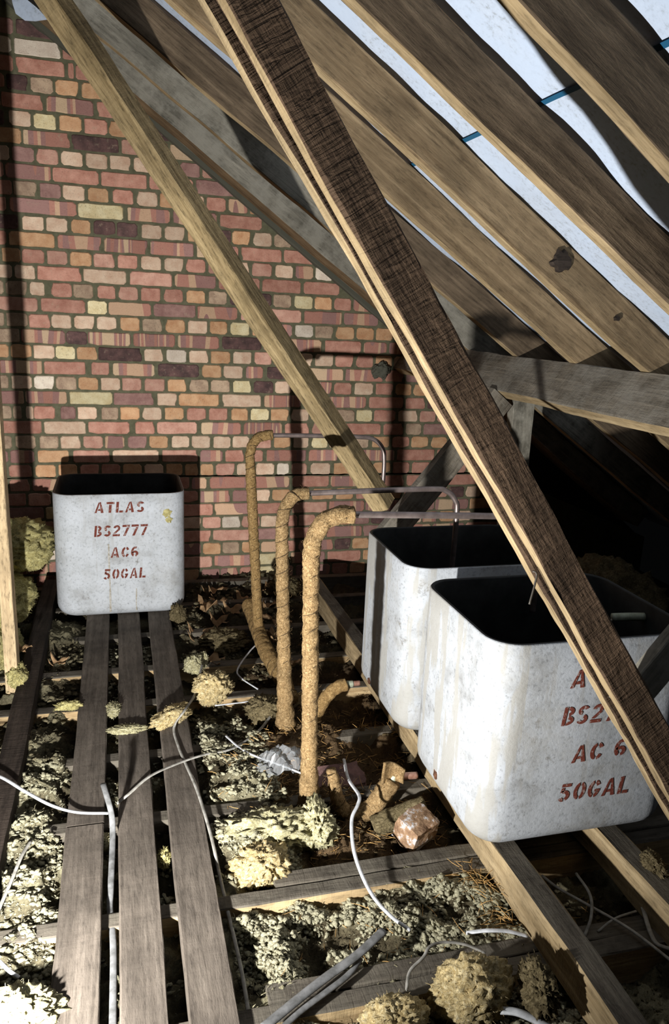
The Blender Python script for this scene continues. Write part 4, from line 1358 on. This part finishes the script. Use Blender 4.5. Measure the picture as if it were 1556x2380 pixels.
tuft((1.30, 1.40, 0.085), (0.02, 0.035, 0.02), WOOL_D, 'dusty wool crumb on top of the right binder', 18, group=G, amp=0.6, freq=3.0)
tuft((0.24, 3.45, 0.0), (0.03, 0.02, 0.06), WOOL_D, 'pale dusty wool wisp by the right corner of the small cistern', 19, group=G, amp=0.7, freq=3.0)
tuft((0.80, 3.72, 0.03), (0.07, 0.06, 0.05), WOOL_D, 'greenish wool lump at the wall foot behind the middle pipe', 20, group=G)
tuft((0.42, 3.15, 0.0), (0.09, 0.08, 0.04), WOOL_D, 'flat brownish wool patch left of the farthest pipe', 21, group=G)
tuft((0.49, 2.52, 0.0), (0.06, 0.05, 0.04), WOOL_D, 'frayed dirty wool around the foot of the middle pipe', 22, group=G, amp=0.7, freq=3.0)
G2 = 'batts of yellow wool behind the left post'
tuft((-0.475, 3.56, 0.36), (0.165, 0.20, 0.105), WOOL_Y, 'upper folded batt of yellow wool leaning beside the small cistern', 31, 'wool_batt', amp=0.32, freq=1.7, group=G2)
tuft((-0.54, 3.42, 0.15), (0.15, 0.22, 0.115), WOOL_Y, 'lower folded batt of yellow wool in the shade of the left post', 32, 'wool_batt', amp=0.28, freq=1.6, group=G2)
tuft((-0.52, 3.20, 0.02), (0.10, 0.16, 0.07), WOOL_Y, 'lowest yellow wool batt at the foot of the left post', 33, 'wool_batt', amp=0.3, freq=1.8, group=G2)
tuft((2.05, 2.75, 0.20), (0.22, 0.30, 0.22), WOOL_D, 'dark bundle of old wool in the shadowed eaves behind the cisterns', 34, 'wool_batt', amp=0.3, freq=1.6)


# scraps of brown paper in the far insulation
def scrap(c0, s, seed):
    r_ = random.Random(seed)
    n = 7
    V, F = [], []
    a0, k1, k2 = r_.uniform(0, 6.28), r_.uniform(2, 5), r_.uniform(2, 5)
    for i in range(n):
        for j in range(n):
            u, w_ = i / (n - 1) - 0.5, j / (n - 1) - 0.5
            e = 1 + 0.35 * math.sin(5 * math.atan2(w_, u) + a0)
            x, y = u * e, w_ * e * 0.8
            z = 0.32 * (x * x * k1 - y * k2 * 0.2) + 0.16 * math.sin(7 * x + a0) + 0.12 * math.sin(9 * y + k1)
            ca_, sa_ = math.cos(a0), math.sin(a0)
            V.append(((x * ca_ - y * sa_) * s, (x * sa_ + y * ca_) * s, z * s))
    for i in range(n - 1):
        for j in range(n - 1):
            a = i * n + j; F.append((a, a + n, a + n + 1, a + 1))
    o = mesh_obj('paper_scrap', V, F, KRAFT, None, True, matrix=Matrix.Translation(Vector(c0)))
    md = o.modifiers.new('thick', 'SOLIDIFY'); md.thickness = 0.0015
    tag(o, 'curled brown paper scrap in the dark insulation between planks and brick wall', 'paper scrap', 'brown paper scraps')


rs = random.Random(3)
for k, (x, y, s) in enumerate([(0.38, 3.62, 0.10), (0.44, 3.50, 0.07), (0.47, 3.72, 0.08), (0.52, 3.58, 0.09), (0.33, 3.30, 0.09), (0.44, 3.28, 0.07),
                               (0.62, 3.45, 0.10), (0.70, 3.62, 0.09), (0.66, 3.25, 0.08), (0.36, 3.02, 0.08), (0.72, 3.35, 0.07), (0.60, 3.80, 0.09),
                               (0.46, 3.88, 0.10), (0.75, 3.85, 0.08), (0.67, 2.95, 0.07), (-0.27, 3.12, 0.06)]):
    z = float(bed_height(np.array([x]), np.array([y]))[0])
    scrap((x, y, z + s * 0.16), s, 60 + k)
scrap((-0.395, 3.02, 0.085), 0.055, 99)
COL.objects[-1]['label'] = 'brown paper scrap caught on the dark binder beside the left post'

# straw and twigs
V, F = [], []
rg2 = np.random.RandomState(12)


def straw(x0, x1, y0, y1, n, l0=0.015, l1=0.05, lift=0.004):
    for _ in range(n):
        x, y = rg2.uniform(x0, x1), rg2.uniform(y0, y1)
        z = float(bed_height(np.array([x]), np.array([y]))[0]) + lift + rg2.uniform(0, 0.012)
        a, L = rg2.uniform(0, 6.28), rg2.uniform(l0, l1)
        d_ = np.array([math.cos(a), math.sin(a), rg2.uniform(-0.25, 0.45)]); d_ /= np.linalg.norm(d_)
        u = np.cross(d_, [0, 0, 1]); u /= np.linalg.norm(u); w_ = np.cross(u, d_)
        p = np.array([x, y, z]); mpt = p + d_ * L * 0.5 + w_ * rg2.uniform(-0.1, 0.1) * L; e = p + d_ * L
        n0 = len(V)
        for c_, r_ in ((p, 0.0009), (mpt, 0.0008), (e, 0.0004)):
            V.extend([c_ + u * r_, c_ - u * r_ * 0.5 + w_ * r_, c_ - u * r_ * 0.5 - w_ * r_])
        for s_ in (0, 3):
            for k in range(3):
                F.append((n0 + s_ + k, n0 + s_ + (k + 1) % 3, n0 + s_ + 3 + (k + 1) % 3, n0 + s_ + 3 + k))


straw(0.45, 0.93, 1.70, 2.6, 800)
straw(0.84, 0.93, 1.36, 1.62, 90, 0.02, 0.06, 0.02)
straw(0.25, 0.46, 1.9, 2.3, 60)
straw(0.3, 0.9, 1.35, 1.62, 60)
straw(1.0, 1.2, 1.3, 1.5, 40)
o = mesh_obj('straw_litter', V, F, STRAW, None, False)
tag(o, 'brown straw and twigs littered over the floor by the pipes and cisterns', 'straw', kind='stuff')

# broken brick with white crust
def chunk(name, c0, size, seed, mat, label, cat, rot):
    bm = bmesh.new(); bmesh.ops.create_cube(bm, size=2.0)
    bmesh.ops.subdivide_edges(bm, edges=bm.edges[:], cuts=5, use_grid_fill=True)
    q = np.array([v_.co[:] for v_ in bm.verts]); Fq = [tuple(k.index for k in f_.verts) for f_ in bm.faces]; bm.free()
    nrm = np.linalg.norm(q, axis=1)[:, None]
    q = q * 0.8 + q / nrm * 0.25
    q = q * (1 + 0.16 * fbm(q[:, 0] * 1.7 + seed, q[:, 1] * 1.7, q[:, 2] * 1.7, 3))[:, None] * np.array(size)
    o = mesh_obj(name, q, Fq, mat, None, False, matrix=Matrix.Translation(Vector(c0)) @ Matrix.Rotation(rot, 4, 'Z') @ Matrix.Rotation(0.25, 4, 'X'))
    return tag(o, label, cat)


chunk('broken_brick', (0.795, 1.775, -0.005), (0.052, 0.042, 0.038), 4, RUBBLE, 'broken orange brick with a white salt crust beside the near cistern', 'brick', 0.5)
chunk('broken_brick', (0.66, 2.12, -0.065), (0.085, 0.05, 0.035), 9, BM['d'], 'dark red brick lying in the shadow behind the nearest lagged pipe', 'brick', 0.1)

# clear plastic bag
V, F = [], []
n = 16
for i in range(n):
    for j in range(n):
        u, w_ = i / (n - 1) - 0.5, j / (n - 1) - 0.5
        h = 0.05 * max(0, 1 - 3.2 * (u * u + w_ * w_)) + 0.03 * abs(math.sin(9 * u + 5 * w_)) + 0.016 * abs(math.sin(17 * w_ - 8 * u)) + 0.03 * u
        V.append((0.47 + u * 0.16, 2.17 + w_ * 0.12, -0.035 + h))
for i in range(n - 1):
    for j in range(n - 1):
        a = i * n + j; F.append((a, a + n, a + n + 1, a + 1))
o = mesh_obj('plastic_bag', V, F, POLY, None, False)
tag(o, 'crumpled clear plastic bag behind the foot of the nearest lagged pipe', 'plastic bag')

# dark mortar lump stuck on the wall beside the near strut
q = TV * (1 + 0.55 * fbm(TV[:, 0] * 2.2, TV[:, 1] * 2.2, TV[:, 2] * 2.2, 4))[:, None] * np.array((0.055, 0.03, 0.045))
o = mesh_obj('mortar_lump', q, TF, LUMP, None, True, matrix=Matrix.Translation(Vector((1.40, 4.11, 1.13))))
tag(o, 'dark ragged mortar lump on the brick wall left of the heavy strut', 'mortar')

# bent nails on the near strut
strut = bpy.data.objects['double_strut']
NAIL_AT = (0.790, 1.300, 0.940)
for p, d_ in ((NAIL_AT, (-0.006, -0.012, -0.066)),):
    a = Vector(p); adopt(tube('nail', [a, a + Vector(d_) * 0.3 + Vector((0.01, 0, 0.012)), a + Vector(d_)], 0.0022, NAIL, None, n=6, step=0.006), strut)
# knots of the third rafter, float valve in the near cistern
third = [q for q in COL.objects if q.get('label', '').startswith('orange-brown rafter')][0]
disc('knot', (1.242, 2.082, 1.600), 0.034, (0, -1, 0), W_DARK, third, 0.0125, n=20, seed=21)
disc('knot', (1.436, 2.064, 1.447), 0.009, (0, -1, 0), W_DARK, third, 0.0125, n=12, seed=22)
near = [q for q in COL.objects if q.get('label', '').startswith('nearest grey-white cistern')][0]
fv = adopt(tube('float_valve', [(1.434, 1.74, 0.622), (1.39, 1.752, 0.620), (1.345, 1.765, 0.616)], 0.012, VERDI, None, n=12, step=0.008), near)
arm = tube('float_arm', [(1.352, 1.763, 0.612), (1.32, 1.775, 0.585), (1.285, 1.79, 0.552)], 0.004, PVC_D, None, n=8, step=0.008)
adopt(arm, fv)
